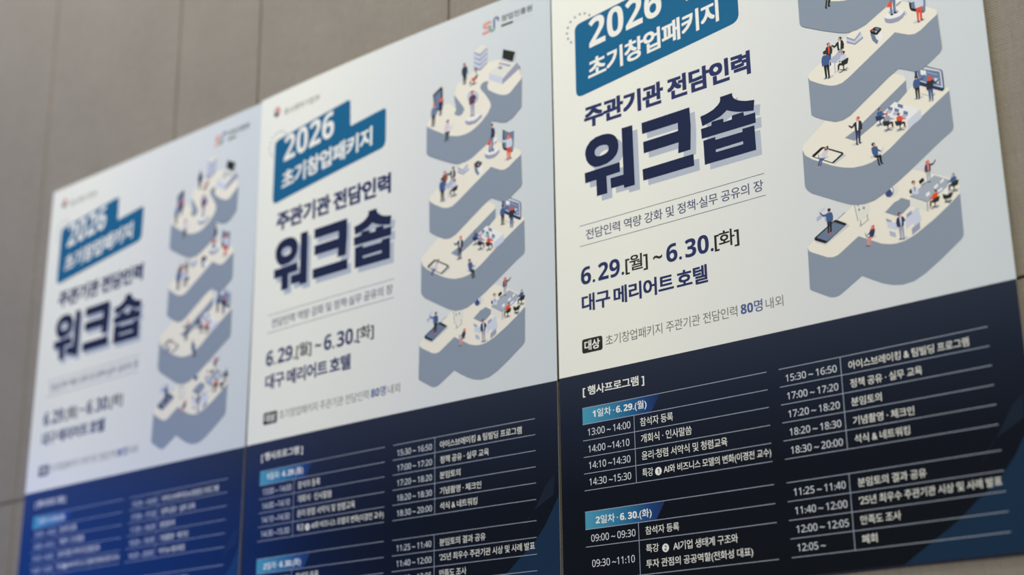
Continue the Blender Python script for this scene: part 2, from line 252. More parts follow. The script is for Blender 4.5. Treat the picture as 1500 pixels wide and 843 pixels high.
ART = json.loads(r'''{"PLAT":[[0,[["slate",[[[0.6035,0.8],[0.6015,0.88],[0.6029,0.8836],[0.6086,0.8874],[0.6368,0.9036],[0.6427,0.9069],[0.6519,0.9088],[0.6612,0.9077],[0.6712,0.9028],[0.7113,0.8803],[0.7328,0.8932],[0.7517,0.9038],[0.7707,0.9112],[0.7899,0.9149],[0.8127,0.9132],[0.8361,0.9036],[0.8699,0.8835],[0.902,0.8619],[0.9104,0.8562],[0.9144,0.851],[0.9154,0.845],[0.9166,0.7718],[0.884,0.7519],[0.6851,0.7479]]]],
["cream",[[[0.6036,0.799],[0.6049,0.796],[0.6094,0.7931],[0.7067,0.7386],[0.7144,0.7291],[0.7685,0.7303],[0.8312,0.7002],[0.8602,0.7149],[0.8807,0.7257],[0.9045,0.7386],[0.9137,0.7456],[0.917,0.7553],[0.917,0.7665],[0.9151,0.7714],[0.8962,0.7853],[0.8622,0.8065],[0.8283,0.8241],[0.8148,0.8293],[0.8014,0.833],[0.7849,0.8341],[0.7719,0.8322],[0.7558,0.827],[0.7336,0.8141],[0.7111,0.8015],[0.6706,0.8256],[0.6641,0.8286],[0.6554,0.8298],[0.6434,0.8273],[0.6334,0.8217],[0.6116,0.8099],[0.6056,0.8051]]]],
["slate",[[[0.7684,0.7689],[0.7889,0.7541],[0.7971,0.7523],[0.8038,0.749],[0.8203,0.7585],[0.8188,0.7667],[0.8193,0.7688],[0.8046,0.7794],[0.7952,0.7831],[0.7907,0.7818],[0.7799,0.7753]]]]]],[1,[["slate",[[[0.6087,0.5984],[0.608,0.6721],[0.6091,0.6768],[0.6132,0.6837],[0.6215,0.6917],[0.6536,0.71],[0.6869,0.7285],[0.7001,0.7353],[0.7134,0.7397],[0.7303,0.7422],[0.7507,0.7403],[0.7717,0.7319],[0.8069,0.713],[0.8939,0.6591],[0.9109,0.6502],[0.9165,0.646],[0.9185,0.6395],[0.9176,0.5681],[0.7656,0.6201],[0.6625,0.607]]]],
["cream",[[[0.6087,0.5973],[0.6138,0.6102],[0.629,0.6231],[0.6696,0.6472],[0.6848,0.6545],[0.6983,0.6596],[0.7135,0.6639],[0.734,0.6653],[0.7513,0.6638],[0.7653,0.6595],[0.79,0.6473],[0.8435,0.6118],[0.9176,0.5681],[0.9177,0.5638],[0.9143,0.5594],[0.9163,0.5626],[0.85,0.5354],[0.8359,0.5443],[0.7628,0.59],[0.7361,0.6034],[0.7205,0.6105],[0.701,0.5989],[0.723,0.5901],[0.7408,0.5789],[0.8355,0.5211],[0.8339,0.512],[0.8252,0.5056],[0.8141,0.4996],[0.7614,0.5204],[0.6783,0.548],[0.6638,0.5512],[0.6217,0.5803],[0.614,0.586],[0.6096,0.5917]]]],
["slate",[[[0.7011,0.5987],[0.7205,0.6106],[0.7361,0.6036],[0.7628,0.5907],[0.8168,0.5593],[0.8354,0.5452],[0.8359,0.5206],[0.7408,0.5787],[0.723,0.5898]]]]]],[2,[["slate",[[[0.6337,0.4497],[0.6343,0.5293],[0.6359,0.5323],[0.6417,0.5368],[0.6672,0.5526],[0.6843,0.5608],[0.7001,0.5618],[0.7163,0.5571],[0.8143,0.4968],[0.8238,0.4928],[0.8382,0.5003],[0.8544,0.509],[0.8623,0.5099],[0.8707,0.5084],[0.8794,0.5045],[0.9074,0.4877],[0.9123,0.4819],[0.9131,0.4771],[0.9111,0.4067],[0.8229,0.3819],[0.715,0.4146]]]],
["cream",[[[0.6337,0.449],[0.6374,0.457],[0.6529,0.4676],[0.6701,0.4777],[0.6805,0.4824],[0.691,0.4848],[0.7052,0.4844],[0.72,0.4777],[0.8239,0.4164],[0.8391,0.4248],[0.8519,0.4314],[0.8635,0.4334],[0.8755,0.43],[0.895,0.4181],[0.9101,0.4098],[0.9119,0.4053],[0.9106,0.4018],[0.9071,0.3974],[0.9009,0.3934],[0.8901,0.3859],[0.8638,0.3699],[0.8446,0.3588],[0.828,0.3077],[0.7541,0.375],[0.7225,0.3906],[0.6674,0.4252],[0.6388,0.4407],[0.6352,0.4442]]]]]],[3,[["slate",[[[0.625,0.2595],[0.6246,0.3277],[0.6263,0.3322],[0.6321,0.3378],[0.6642,0.3554],[0.6974,0.3721],[0.7138,0.3794],[0.7268,0.3833],[0.7463,0.3845],[0.7656,0.3804],[0.8102,0.3582],[0.8229,0.3446],[0.8255,0.3347],[0.8249,0.3028],[0.8389,0.3068],[0.8544,0.3143],[0.8698,0.3176],[0.8883,0.3115],[0.9084,0.2962],[0.9136,0.2912],[0.9146,0.2849],[0.9163,0.2167],[0.8432,0.2067],[0.7989,0.1939],[0.794,0.206],[0.7225,0.1881],[0.7129,0.203],[0.7138,0.2197],[0.7187,0.2353],[0.6992,0.2236],[0.6775,0.2199],[0.6505,0.2427],[0.6335,0.2461]]]],
["cream",[[[0.6253,0.2591],[0.6301,0.2638],[0.6506,0.2772],[0.6742,0.2915],[0.6975,0.304],[0.714,0.3099],[0.7271,0.3133],[0.7466,0.3142],[0.7628,0.312],[0.7789,0.3058],[0.7981,0.2953],[0.8156,0.2803],[0.8237,0.2679],[0.8253,0.2604],[0.8207,0.2497],[0.8082,0.2299],[0.7955,0.214],[0.793,0.2065],[0.7989,0.1988],[0.8085,0.1968],[0.8196,0.2002],[0.8147,0.209],[0.8171,0.2205],[0.8303,0.2306],[0.8459,0.2405],[0.8614,0.2475],[0.8738,0.2495],[0.8831,0.2467],[0.8955,0.237],[0.9141,0.2226],[0.9166,0.2168],[0.9126,0.2102],[0.9056,0.1832],[0.8802,0.1688],[0.8522,0.1546],[0.8194,0.151],[0.7972,0.1592],[0.7568,0.1752],[0.725,0.1769],[0.7158,0.1893],[0.7208,0.1862],[0.7129,0.203],[0.7404,0.2411],[0.7453,0.2501],[0.737,0.2612],[0.7272,0.2622],[0.7174,0.2574],[0.7131,0.2516],[0.72,0.2419],[0.7141,0.2334],[0.6975,0.2217],[0.6775,0.2185],[0.6505,0.2422],[0.6335,0.2455],[0.6274,0.2534]]]]]]],"ITEMS":[["printed_phone",0,[["shade",[[[0.6196,0.7855],[0.6209,0.7921],[0.6419,0.8024],[0.6946,0.7766],[0.6887,0.7689]]]],
["ink",[[[0.6191,0.7842],[0.6195,0.7866],[0.6218,0.7887],[0.6393,0.7981],[0.6422,0.7988],[0.6447,0.7985],[0.6877,0.7732],[0.6887,0.7717],[0.6877,0.7698],[0.6705,0.7589],[0.667,0.7576],[0.6633,0.7581],[0.6206,0.7817]]]],
["screen",[[[0.6241,0.7831],[0.663,0.7612],[0.6847,0.7736],[0.6461,0.7957]]]]]],
["printed_wall_panel",0,[["lav",[[[0.6275,0.743],[0.6389,0.7384],[0.6385,0.7464],[0.6274,0.7516]]]],
["lavl",[[[0.6334,0.7317],[0.6456,0.725],[0.6469,0.73],[0.6347,0.7379]]]],
["lav",[[[0.6443,0.7467],[0.6499,0.7452],[0.6498,0.7538],[0.6448,0.7555]]]]]],
["printed_person",0,[["ink",[[[0.6589,0.7563],[0.6538,0.7563],[0.6536,0.7793],[0.6541,0.7809],[0.6569,0.7809],[0.6577,0.7691]]]],
["ink",[[[0.6543,0.7563],[0.6486,0.7563],[0.6488,0.7691],[0.6486,0.7819],[0.6515,0.7819],[0.6523,0.7691]]]],
["red",[[[0.6574,0.7796],[0.6541,0.7793],[0.654,0.7813],[0.6568,0.7822],[0.6591,0.782]]]],
["red",[[[0.6518,0.7809],[0.6487,0.7806],[0.6484,0.7824],[0.6509,0.7834],[0.6535,0.7832]]]],
["blue",[[[0.6511,0.741],[0.6475,0.741],[0.6419,0.741],[0.636,0.7344],[0.6344,0.7359],[0.6408,0.7451],[0.6494,0.7461]]]],
["blue",[[[0.6608,0.7415],[0.6573,0.739],[0.6512,0.739],[0.6475,0.7415],[0.6475,0.7502],[0.6481,0.7579],[0.6593,0.7579],[0.6601,0.7502]]]],
["blue",[[[0.6608,0.7415],[0.6624,0.7492],[0.6614,0.7579],[0.6591,0.7579],[0.6598,0.7502],[0.6587,0.7431]]]],
["skin",[[[0.6616,0.7574],[0.6588,0.7574],[0.6593,0.7594],[0.6613,0.7594]]]],
["skin",[[[0.6559,0.7369],[0.6528,0.7369],[0.6527,0.74],[0.6558,0.74]]]],
["hair",[[[0.6585,0.7344],[0.6582,0.7329],[0.6572,0.7317],[0.6558,0.731],[0.6542,0.731],[0.6528,0.7317],[0.6517,0.7329],[0.6513,0.7344],[0.6516,0.7359],[0.6526,0.7371],[0.654,0.7378],[0.6556,0.7378],[0.6571,0.7371],[0.6581,0.7359]]]]]],
["printed_whiteboard",0,[["board",[[[0.7075,0.7389],[0.7397,0.7422],[0.7391,0.7602],[0.7324,0.7692],[0.7127,0.7721]]]],
["grey",[[[0.7075,0.7389],[0.709,0.7393],[0.7134,0.7719],[0.7119,0.7719]]]],
["grey",[[[0.7175,0.7716],[0.7192,0.7721],[0.719,0.7811],[0.7166,0.781]]]],
["grey",[[[0.7321,0.7635],[0.7339,0.7634],[0.7336,0.7729],[0.7318,0.773]]]],
["grey",[[[0.7142,0.7821],[0.7208,0.7804],[0.735,0.7727],[0.7354,0.7745],[0.7207,0.782],[0.7158,0.7839]]]],
["grey",[[[0.7294,0.7497],[0.7292,0.7507],[0.7287,0.7514],[0.7279,0.7519],[0.7271,0.752],[0.7262,0.7518],[0.7254,0.7512],[0.7248,0.7504],[0.7244,0.7494],[0.7244,0.7484],[0.7246,0.7475],[0.7252,0.7467],[0.7259,0.7462],[0.7267,0.7461],[0.7276,0.7463],[0.7284,0.7469],[0.729,0.7477],[0.7294,0.7487]]]],
["grey",[[[0.7192,0.7507],[0.719,0.7517],[0.7186,0.7524],[0.7179,0.7529],[0.7172,0.7531],[0.7165,0.7529],[0.7159,0.7524],[0.7154,0.7516],[0.7151,0.7507],[0.7151,0.7496],[0.7153,0.7487],[0.7157,0.7479],[0.7163,0.7474],[0.717,0.7472],[0.7178,0.7474],[0.7184,0.7479],[0.7189,0.7487],[0.7192,0.7497]]]],
["grey",[[[0.7175,0.7421],[0.7174,0.7426],[0.7171,0.743],[0.7166,0.7432],[0.7161,0.7433],[0.7155,0.7431],[0.715,0.7428],[0.7146,0.7423],[0.7143,0.7418],[0.7143,0.7412],[0.7144,0.7407],[0.7148,0.7403],[0.7152,0.7401],[0.7158,0.74],[0.7163,0.7402],[0.7169,0.7405],[0.7173,0.741],[0.7175,0.7415]]]]]],
["printed_person",0,[["shade",[[[0.7477,0.8098],[0.7471,0.8088],[0.745,0.8079],[0.7418,0.8075],[0.7381,0.8075],[0.7347,0.8079],[0.7322,0.8088],[0.7311,0.8098],[0.7317,0.8109],[0.7338,0.8117],[0.737,0.8122],[0.7407,0.8122],[0.7441,0.8117],[0.7467,0.8109]]]],
["pink",[[[0.7418,0.807],[0.737,0.8062],[0.7302,0.8082],[0.7283,0.811],[0.7263,0.8248],[0.7292,0.8248],[0.7322,0.8139],[0.7397,0.8123]]]],
["pink",[[[0.7368,0.8102],[0.7339,0.8102],[0.7307,0.8256],[0.7332,0.8256]]]],
["navy",[[[0.7334,0.8248],[0.7309,0.8248],[0.7282,0.8272],[0.7316,0.8272]]]],
["navy",[[[0.7295,0.8236],[0.7266,0.8236],[0.7236,0.8256],[0.7269,0.826]]]],
["navy",[[[0.7458,0.7953],[0.7429,0.7933],[0.7388,0.7933],[0.7354,0.7953],[0.734,0.803],[0.7333,0.8094],[0.7412,0.8094],[0.7444,0.803]]]],
["navy",[[[0.7367,0.7953],[0.7329,0.8005],[0.7284,0.8038],[0.7288,0.8054],[0.7344,0.803],[0.7374,0.7989]]]],
["slate2",[[[0.7347,0.8086],[0.7285,0.807],[0.7256,0.7981],[0.7247,0.7985],[0.7265,0.8082],[0.7328,0.8098]]]],
["skin",[[[0.7425,0.7916],[0.74,0.7916],[0.7394,0.7941],[0.7419,0.7941]]]],
["red",[[[0.745,0.7914],[0.7451,0.7895],[0.7444,0.788],[0.7432,0.7871],[0.7415,0.7871],[0.7398,0.788],[0.7384,0.7895],[0.7376,0.7914],[0.7375,0.7934],[0.7381,0.7949],[0.7394,0.7958],[0.7411,0.7958],[0.7428,0.7949],[0.7442,0.7934]]]],
["skin",[[[0.7422,0.791],[0.7423,0.7901],[0.7419,0.7893],[0.7413,0.7889],[0.7405,0.7889],[0.7396,0.7893],[0.7389,0.7901],[0.7385,0.791],[0.7384,0.792],[0.7388,0.7928],[0.7394,0.7932],[0.7402,0.7932],[0.7411,0.7928],[0.7418,0.792]]]]]],
["printed_floor_tile",0,[["slate",[[[0.7684,0.7689],[0.7873,0.7582],[0.799,0.7562],[0.8203,0.7585],[0.8193,0.7688],[0.7929,0.7823],[0.7907,0.7818]]]]]],
["printed_screen_panel",0,[["lavd",[[[0.7691,0.7803],[0.7798,0.7876],[0.7808,0.7951],[0.7701,0.7873]]]],
["lavl",[[[0.7707,0.7875],[0.7889,0.7943],[0.7886,0.8087],[0.7712,0.7999]]]],
["lav",[[[0.774,0.8067],[0.7856,0.8129],[0.7858,0.8224],[0.7742,0.8162]]]]]],
["printed_person",0,[["shade",[[[0.8102,0.8276],[0.8091,0.8264],[0.8061,0.8254],[0.8019,0.8248],[0.7972,0.8248],[0.7929,0.8254],[0.79,0.8264],[0.789,0.8276],[0.7901,0.8289],[0.793,0.8299],[0.7973,0.8305],[0.802,0.8305],[0.8062,0.8299],[0.8091,0.8289]]]],
["lavd",[[[0.7922,0.8023],[0.7975,0.8023],[0.7974,0.826],[0.7969,0.8276],[0.794,0.8276],[0.7933,0.8155]]]],
["lavd",[[[0.797,0.8023],[0.8028,0.8023],[0.8025,0.8155],[0.8025,0.8287],[0.7996,0.8287],[0.7988,0.8155]]]],
["navy",[[[0.7935,0.8263],[0.7969,0.826],[0.7969,0.8281],[0.794,0.829],[0.7916,0.8288]]]],
["navy",[[[0.7993,0.8276],[0.8025,0.8274],[0.8028,0.8292],[0.8002,0.8303],[0.7975,0.83]]]],
["navy",[[[0.8014,0.7864],[0.8046,0.7869],[0.8074,0.7948],[0.8006,0.798],[0.8,0.7959],[0.8042,0.7933]]]],
["navy",[[[0.7903,0.7869],[0.794,0.7843],[0.8003,0.7843],[0.8041,0.7869],[0.804,0.7959],[0.8034,0.8038],[0.7917,0.8038],[0.791,0.7959]]]],
["lavl",[[[0.7956,0.7843],[0.7998,0.7843],[0.7998,0.7959],[0.7991,0.8028],[0.7973,0.8028],[0.7963,0.7938]]]],
["navy",[[[0.7903,0.7869],[0.7886,0.7948],[0.7896,0.8038],[0.792,0.8038],[0.7913,0.7959],[0.7925,0.7885]]]],
["skin",[[[0.7893,0.8033],[0.7922,0.8033],[0.7917,0.8054],[0.7896,0.8054]]]],
["skin",[[[0.7955,0.7822],[0.7987,0.7822],[0.7988,0.7853],[0.7956,0.7853]]]],
["hair",[[[0.8002,0.7795],[0.7998,0.7779],[0.7988,0.7767],[0.7973,0.776],[0.7956,0.776],[0.7942,0.7767],[0.7932,0.7779],[0.7928,0.7795],[0.7932,0.7811],[0.7943,0.7823],[0.7958,0.783],[0.7974,0.783],[0.7989,0.7823],[0.7999,0.7811]]]],
["skin",[[[0.8006,0.7811],[0.8004,0.7799],[0.7997,0.7789],[0.7987,0.7784],[0.7977,0.7784],[0.7967,0.7789],[0.7961,0.7799],[0.7959,0.7811],[0.7961,0.7823],[0.7968,0.7832],[0.7978,0.7838],[0.7988,0.7838],[0.7998,0.7832],[0.8004,0.7823]]]]]],
["printed_screen_panel",0,[["lavl",[[[0.8075,0.7907],[0.8334,0.7742],[0.8364,0.7777],[0.8359,0.7931],[0.8069,0.8127]]]],
["lavd",[[[0.8104,0.7837],[0.8212,0.7782],[0.821,0.7853],[0.8103,0.7909]]]],
["lavl",[[[0.8217,0.8005],[0.8378,0.7913],[0.8383,0.8025],[0.8228,0.8118]]]],
["lavd",[[[0.8179,0.8133],[0.8348,0.8043],[0.8346,0.8169],[0.818,0.826]]]]]],
["printed_meeting_table",0,[["board",[[[0.8216,0.7522],[0.8531,0.7701],[0.8531,0.7886],[0.8211,0.7699]]]],
["grey",[[[0.8521,0.7698],[0.8541,0.7704],[0.8535,0.7887],[0.8515,0.7882]]]],
["steel",[[[0.8212,0.7502],[0.8721,0.7233],[0.9011,0.7408],[0.8916,0.7533],[0.8581,0.7708],[0.8537,0.7706]]]],
["steeld",[[[0.8212,0.7502],[0.8538,0.7697],[0.8536,0.7715],[0.821,0.7518]]]],
["white",[[[0.8685,0.7445],[0.8766,0.7404],[0.8773,0.7456],[0.8699,0.7499]]]],
["white",[[[0.8812,0.7385],[0.8881,0.7334],[0.8901,0.7378],[0.882,0.7425]]]],
["white",[[[0.8516,0.7545],[0.859,0.7508],[0.8602,0.7574],[0.8529,0.7605]]]],
["white",[[[0.8751,0.7539],[0.8844,0.7501],[0.8852,0.7541],[0.876,0.7579]]]],
["ink",[[[0.8404,0.7266],[0.8493,0.7212],[0.8524,0.728],[0.8429,0.7337]]]],
["steeld",[[[0.844,0.7353],[0.8534,0.7308],[0.8545,0.733],[0.8456,0.7383]]]]]],
["printed_person",0,[["steel",[[[0.8567,0.7118],[0.8609,0.7118],[0.8598,0.7311],[0.8594,0.7324],[0.857,0.7324],[0.8569,0.7226]]]],
["steel",[[[0.8605,0.7118],[0.8652,0.7118],[0.8645,0.7226],[0.8639,0.7333],[0.8615,0.7333],[0.8614,0.7226]]]],
["ink",[[[0.8566,0.7314],[0.8594,0.7311],[0.8594,0.7328],[0.857,0.7335],[0.855,0.7334]]]],
["ink",[[[0.8613,0.7324],[0.8639,0.7322],[0.8641,0.7337],[0.8619,0.7346],[0.8597,0.7344]]]],
["wine",[[[0.864,0.6989],[0.867,0.6989],[0.8717,0.6989],[0.8771,0.6933],[0.8783,0.6946],[0.8725,0.7023],[0.8651,0.7032]]]],
["wine",[[[0.8558,0.6993],[0.8589,0.6972],[0.864,0.6972],[0.867,0.6993],[0.8665,0.7066],[0.8656,0.7131],[0.8562,0.7131],[0.856,0.7066]]]],
["pink",[[[0.8602,0.6972],[0.8636,0.6972],[0.8631,0.7066],[0.8622,0.7122],[0.8607,0.7122],[0.8603,0.7049]]]],
["wine",[[[0.8558,0.6993],[0.8541,0.7058],[0.8545,0.7131],[0.8564,0.7131],[0.8562,0.7066],[0.8575,0.7006]]]],
["skin",[[[0.8542,0.7127],[0.8566,0.7127],[0.8561,0.7144],[0.8544,0.7144]]]],
["skin",[[[0.8602,0.6955],[0.8628,0.6955],[0.8627,0.698],[0.8601,0.698]]]],
["red",[[[0.8653,0.6948],[0.865,0.6929],[0.864,0.6915],[0.8625,0.6906],[0.8609,0.6906],[0.8593,0.6915],[0.8582,0.6929],[0.8578,0.6948],[0.8581,0.6967],[0.8591,0.6982],[0.8606,0.699],[0.8622,0.699],[0.8638,0.6982],[0.8649,0.6967]]]],
["skin",[[[0.8644,0.6946],[0.8643,0.6936],[0.8638,0.6928],[0.863,0.6924],[0.8621,0.6924],[0.8613,0.6928],[0.8608,0.6936],[0.8606,0.6946],[0.8607,0.6956],[0.8612,0.6964],[0.862,0.6968],[0.8629,0.6968],[0.8636,0.6964],[0.8642,0.6956]]]]]],
["printed_person",0,[["ink",[[[0.8203,0.7397],[0.8245,0.7364],[0.8262,0.7457],[0.8216,0.7464]]]],
["lavl",[[[0.825,0.7378],[0.8293,0.7338],[0.8343,0.7352],[0.8381,0.7426],[0.8387,0.7491],[0.8347,0.7506],[0.826,0.747]]]],
["navy",[[[0.8305,0.7348],[0.8324,0.7353],[0.8322,0.7435],[0.8309,0.7438]]]],
["hair",[[[0.8339,0.7268],[0.8336,0.7279],[0.8328,0.7288],[0.8317,0.7293],[0.8304,0.7293],[0.8291,0.729],[0.8279,0.7282],[0.827,0.7272],[0.8265,0.726],[0.8264,0.7247],[0.8267,0.7236],[0.8275,0.7227],[0.8286,0.7222],[0.8298,0.7221],[0.8311,0.7225],[0.8323,0.7232],[0.8333,0.7243],[0.8338,0.7255]]]],
["skin",[[[0.8333,0.7288],[0.833,0.7298],[0.8325,0.7307],[0.8318,0.7312],[0.8309,0.7314],[0.83,0.7312],[0.8293,0.7305],[0.8287,0.7296],[0.8283,0.7285],[0.8283,0.7274],[0.8285,0.7263],[0.8291,0.7255],[0.8298,0.7249],[0.8307,0.7248],[0.8316,0.725],[0.8323,0.7256],[0.8329,0.7265],[0.8333,0.7276]]]]]],
["printed_seated_person",0,[["shade",[[[0.8767,0.784],[0.8759,0.7827],[0.8731,0.7816],[0.8689,0.7811],[0.8642,0.7811],[0.8599,0.7816],[0.8569,0.7827],[0.8557,0.784],[0.8566,0.7852],[0.8594,0.7863],[0.8635,0.7868],[0.8682,0.7868],[0.8725,0.7863],[0.8755,0.7852]]]],
["inkg",[[[0.8741,0.7822],[0.8732,0.7812],[0.859,0.7857],[0.8599,0.7867]]]],
["inkg",[[[0.8602,0.7812],[0.8614,0.7805],[0.873,0.7853],[0.8719,0.7864]]]],
["inkg",[[[0.869,0.7753],[0.8669,0.7753],[0.8659,0.784],[0.868,0.784]]]],
["inkg",[[[0.8703,0.7711],[0.861,0.7697],[0.8578,0.7725],[0.8568,0.7808],[0.8595,0.7815],[0.8611,0.7739],[0.8697,0.7753]]]],
["skin",[[[0.8596,0.7808],[0.8568,0.7805],[0.8545,0.7826],[0.8572,0.7833]]]],
["orange",[[[0.8752,0.7592],[0.8724,0.7568],[0.8678,0.7572],[0.8647,0.7592],[0.8633,0.7648],[0.8641,0.7725],[0.8729,0.7725]]]],
["orange",[[[0.8658,0.7589],[0.8625,0.7627],[0.8573,0.7655],[0.8567,0.7673],[0.8621,0.7662],[0.8659,0.7641]]]],
["skin",[[[0.8576,0.7653],[0.8555,0.7659],[0.8554,0.7669],[0.8571,0.7671]]]],
["inkg",[[[0.8782,0.7666],[0.877,0.7648],[0.8654,0.7676],[0.8636,0.7739],[0.8661,0.776],[0.8751,0.7746]]]],
["skin",[[[0.8715,0.7551],[0.8691,0.7551],[0.8687,0.7579],[0.8712,0.7579]]]],
["ink",[[[0.8736,0.7537],[0.8735,0.7525],[0.8728,0.7515],[0.8717,0.751],[0.8703,0.751],[0.8691,0.7515],[0.8681,0.7525],[0.8677,0.7537],[0.8678,0.7549],[0.8685,0.7559],[0.8697,0.7564],[0.871,0.7564],[0.8722,0.7559],[0.8732,0.7549]]]],
["skin",[[[0.8707,0.7546],[0.8707,0.7537],[0.8703,0.7531],[0.8697,0.7527],[0.869,0.7527],[0.8683,0.7531],[0.8678,0.7537],[0.8676,0.7546],[0.8676,0.7554],[0.868,0.756],[0.8686,0.7564],[0.8693,0.7564],[0.8699,0.756],[0.8705,0.7554]]]]]],
["printed_chair",0,[["shade",[[[0.8852,0.778],[0.8944,0.7854],[0.9022,0.7825],[0.8956,0.7745]]]],
["inkg",[[[0.8836,0.7631],[0.8926,0.7674],[0.9035,0.7591],[0.9048,0.7645],[0.8993,0.7743],[0.888,0.775],[0.884,0.7714]]]],
["white",[[[0.8884,0.7537],[0.8977,0.7544],[0.9017,0.7586],[0.8941,0.7653],[0.8875,0.7623]]]],
["inkg",[[[0.8856,0.7794],[0.9002,0.7782],[0.9006,0.7802],[0.8873,0.7817]]]],
["inkg",[[[0.888,0.775],[0.8971,0.783],[0.8957,0.7843],[0.8866,0.7765]]]]]],
["printed_seated_person",0,[["shade",[[[0.9168,0.7631],[0.9157,0.7618],[0.9128,0.7607],[0.9085,0.7601],[0.9037,0.7601],[0.8993,0.7607],[0.8963,0.7618],[0.8951,0.7631],[0.8962,0.7644],[0.8991,0.7655],[0.9034,0.7661],[0.9082,0.7661],[0.9126,0.7655],[0.9156,0.7644]]]],
["inkg",[[[0.914,0.7613],[0.9129,0.7602],[0.8987,0.7649],[0.8997,0.766]]]],
["inkg",[[[0.8996,0.7602],[0.9007,0.7595],[0.9131,0.7645],[0.912,0.7656]]]],
["inkg",[[[0.9081,0.7541],[0.9059,0.7541],[0.9056,0.7631],[0.9077,0.7631]]]],
["navy",[[[0.909,0.7498],[0.8993,0.7483],[0.8963,0.7512],[0.896,0.7599],[0.8988,0.7606],[0.8999,0.7527],[0.9088,0.7541]]]],
["skin",[[[0.8989,0.7599],[0.896,0.7595],[0.8938,0.7617],[0.8966,0.7624]]]],
["blue",[[[0.9131,0.7375],[0.9099,0.735],[0.9052,0.7354],[0.9023,0.7375],[0.9013,0.7433],[0.9028,0.7512],[0.9118,0.7512]]]],
["blue",[[[0.9033,0.7372],[0.9003,0.7411],[0.8952,0.744],[0.8947,0.7458],[0.9002,0.7447],[0.9039,0.7426]]]],
["skin",[[[0.8955,0.7438],[0.8933,0.7444],[0.8933,0.7455],[0.8951,0.7456]]]],
["inkg",[[[0.9167,0.7451],[0.9154,0.7433],[0.9037,0.7462],[0.9024,0.7527],[0.9052,0.7548],[0.9143,0.7534]]]],
["skin",[[[0.9089,0.7332],[0.9064,0.7332],[0.9063,0.7361],[0.9088,0.7361]]]],
["grey",[[[0.911,0.7318],[0.9107,0.7305],[0.9099,0.7295],[0.9087,0.729],[0.9073,0.729],[0.9061,0.7295],[0.9052,0.7305],[0.9048,0.7318],[0.9051,0.733],[0.9059,0.734],[0.9071,0.7346],[0.9085,0.7346],[0.9097,0.734],[0.9106,0.733]]]],
["skin",[[[0.908,0.7327],[0.9079,0.7318],[0.9075,0.7311],[0.9069,0.7308],[0.9061,0.7308],[0.9055,0.7311],[0.905,0.7318],[0.9048,0.7327],[0.9049,0.7335],[0.9053,0.7342],[0.906,0.7346],[0.9067,0.7346],[0.9074,0.7342],[0.9078,0.7335]]]]]],
["printed_globe",0,[["board",[[[0.7896,0.7204],[0.7963,0.7184],[0.7992,0.7295],[0.7986,0.7358],[0.794,0.7422],[0.7881,0.742]]]],
["slate2",[[[0.7895,0.7356],[0.7876,0.7387],[0.785,0.7409],[0.7819,0.7419],[0.7788,0.7416],[0.7759,0.7401],[0.7737,0.7374],[0.7724,0.734],[0.7722,0.7303],[0.773,0.7266],[0.7749,0.7235],[0.7775,0.7213],[0.7806,0.7203],[0.7838,0.7206],[0.7866,0.7221],[0.7888,0.7248],[0.7901,0.7282],[0.7903,0.7319]]]],
["navy2",[[[0.7858,0.7364],[0.7847,0.7383],[0.783,0.7397],[0.781,0.7403],[0.7789,0.7401],[0.777,0.739],[0.7755,0.7373],[0.7746,0.7352],[0.7744,0.7328],[0.7749,0.7305],[0.7761,0.7285],[0.7778,0.7272],[0.7798,0.7266],[0.7819,0.7268],[0.7838,0.7279],[0.7853,0.7296],[0.7862,0.7317],[0.7863,0.7341]]]],
["white",[[[0.7825,0.725],[0.7861,0.7227],[0.7888,0.728],[0.7881,0.7355],[0.7864,0.7325]]]]]],
["printed_tablet",1,[["shade",[[[0.6323,0.6199],[0.6756,0.6463],[0.7002,0.6351],[0.6986,0.6323]]]],
["ink",[[[0.6287,0.6159],[0.6297,0.614],[0.6486,0.6037],[0.6523,0.6033],[0.6559,0.6047],[0.6931,0.626],[0.6955,0.6291],[0.6949,0.6312],[0.6753,0.6421],[0.6722,0.6433],[0.6686,0.642],[0.6312,0.6192],[0.6291,0.6174]]]],
["cream",[[[0.6334,0.6187],[0.6545,0.6069],[0.6911,0.6287],[0.67,0.6406]]]]]],
["printed_person",1,[["shade",[[[0.6638,0.6269],[0.6634,0.6258],[0.6613,0.625],[0.658,0.6245],[0.6541,0.6245],[0.6503,0.625],[0.6475,0.6258],[0.6462,0.6269],[0.6466,0.6279],[0.6486,0.6287],[0.6519,0.6292],[0.6559,0.6292],[0.6596,0.6287],[0.6624,0.6279]]]],
["blue",[[[0.658,0.624],[0.6531,0.6232],[0.6456,0.6252],[0.643,0.6281],[0.6381,0.6417],[0.6412,0.6417],[0.6465,0.6309],[0.6548,0.6293]]]],
["blue",[[[0.6521,0.6273],[0.6491,0.6273],[0.6426,0.6425],[0.6452,0.6425]]]],
["pink",[[[0.6456,0.6417],[0.643,0.6417],[0.6397,0.6441],[0.6432,0.6441]]]],
["pink",[[[0.6417,0.6405],[0.6387,0.6405],[0.6351,0.6425],[0.6384,0.6429]]]],
["pinkl",[[[0.6646,0.6124],[0.662,0.6104],[0.6576,0.6104],[0.6536,0.6124],[0.6506,0.62],[0.6485,0.6265],[0.6569,0.6265],[0.6616,0.62]]]],
["pinkl",[[[0.6549,0.6124],[0.6499,0.6176],[0.6445,0.6208],[0.6446,0.6224],[0.651,0.62],[0.655,0.616]]]],
["slate2",[[[0.6502,0.6257],[0.6439,0.624],[0.6426,0.6152],[0.6416,0.6156],[0.6416,0.6252],[0.6479,0.6269]]]],
["skin",[[[0.6618,0.6088],[0.6592,0.6088],[0.6581,0.6112],[0.6607,0.6112]]]],
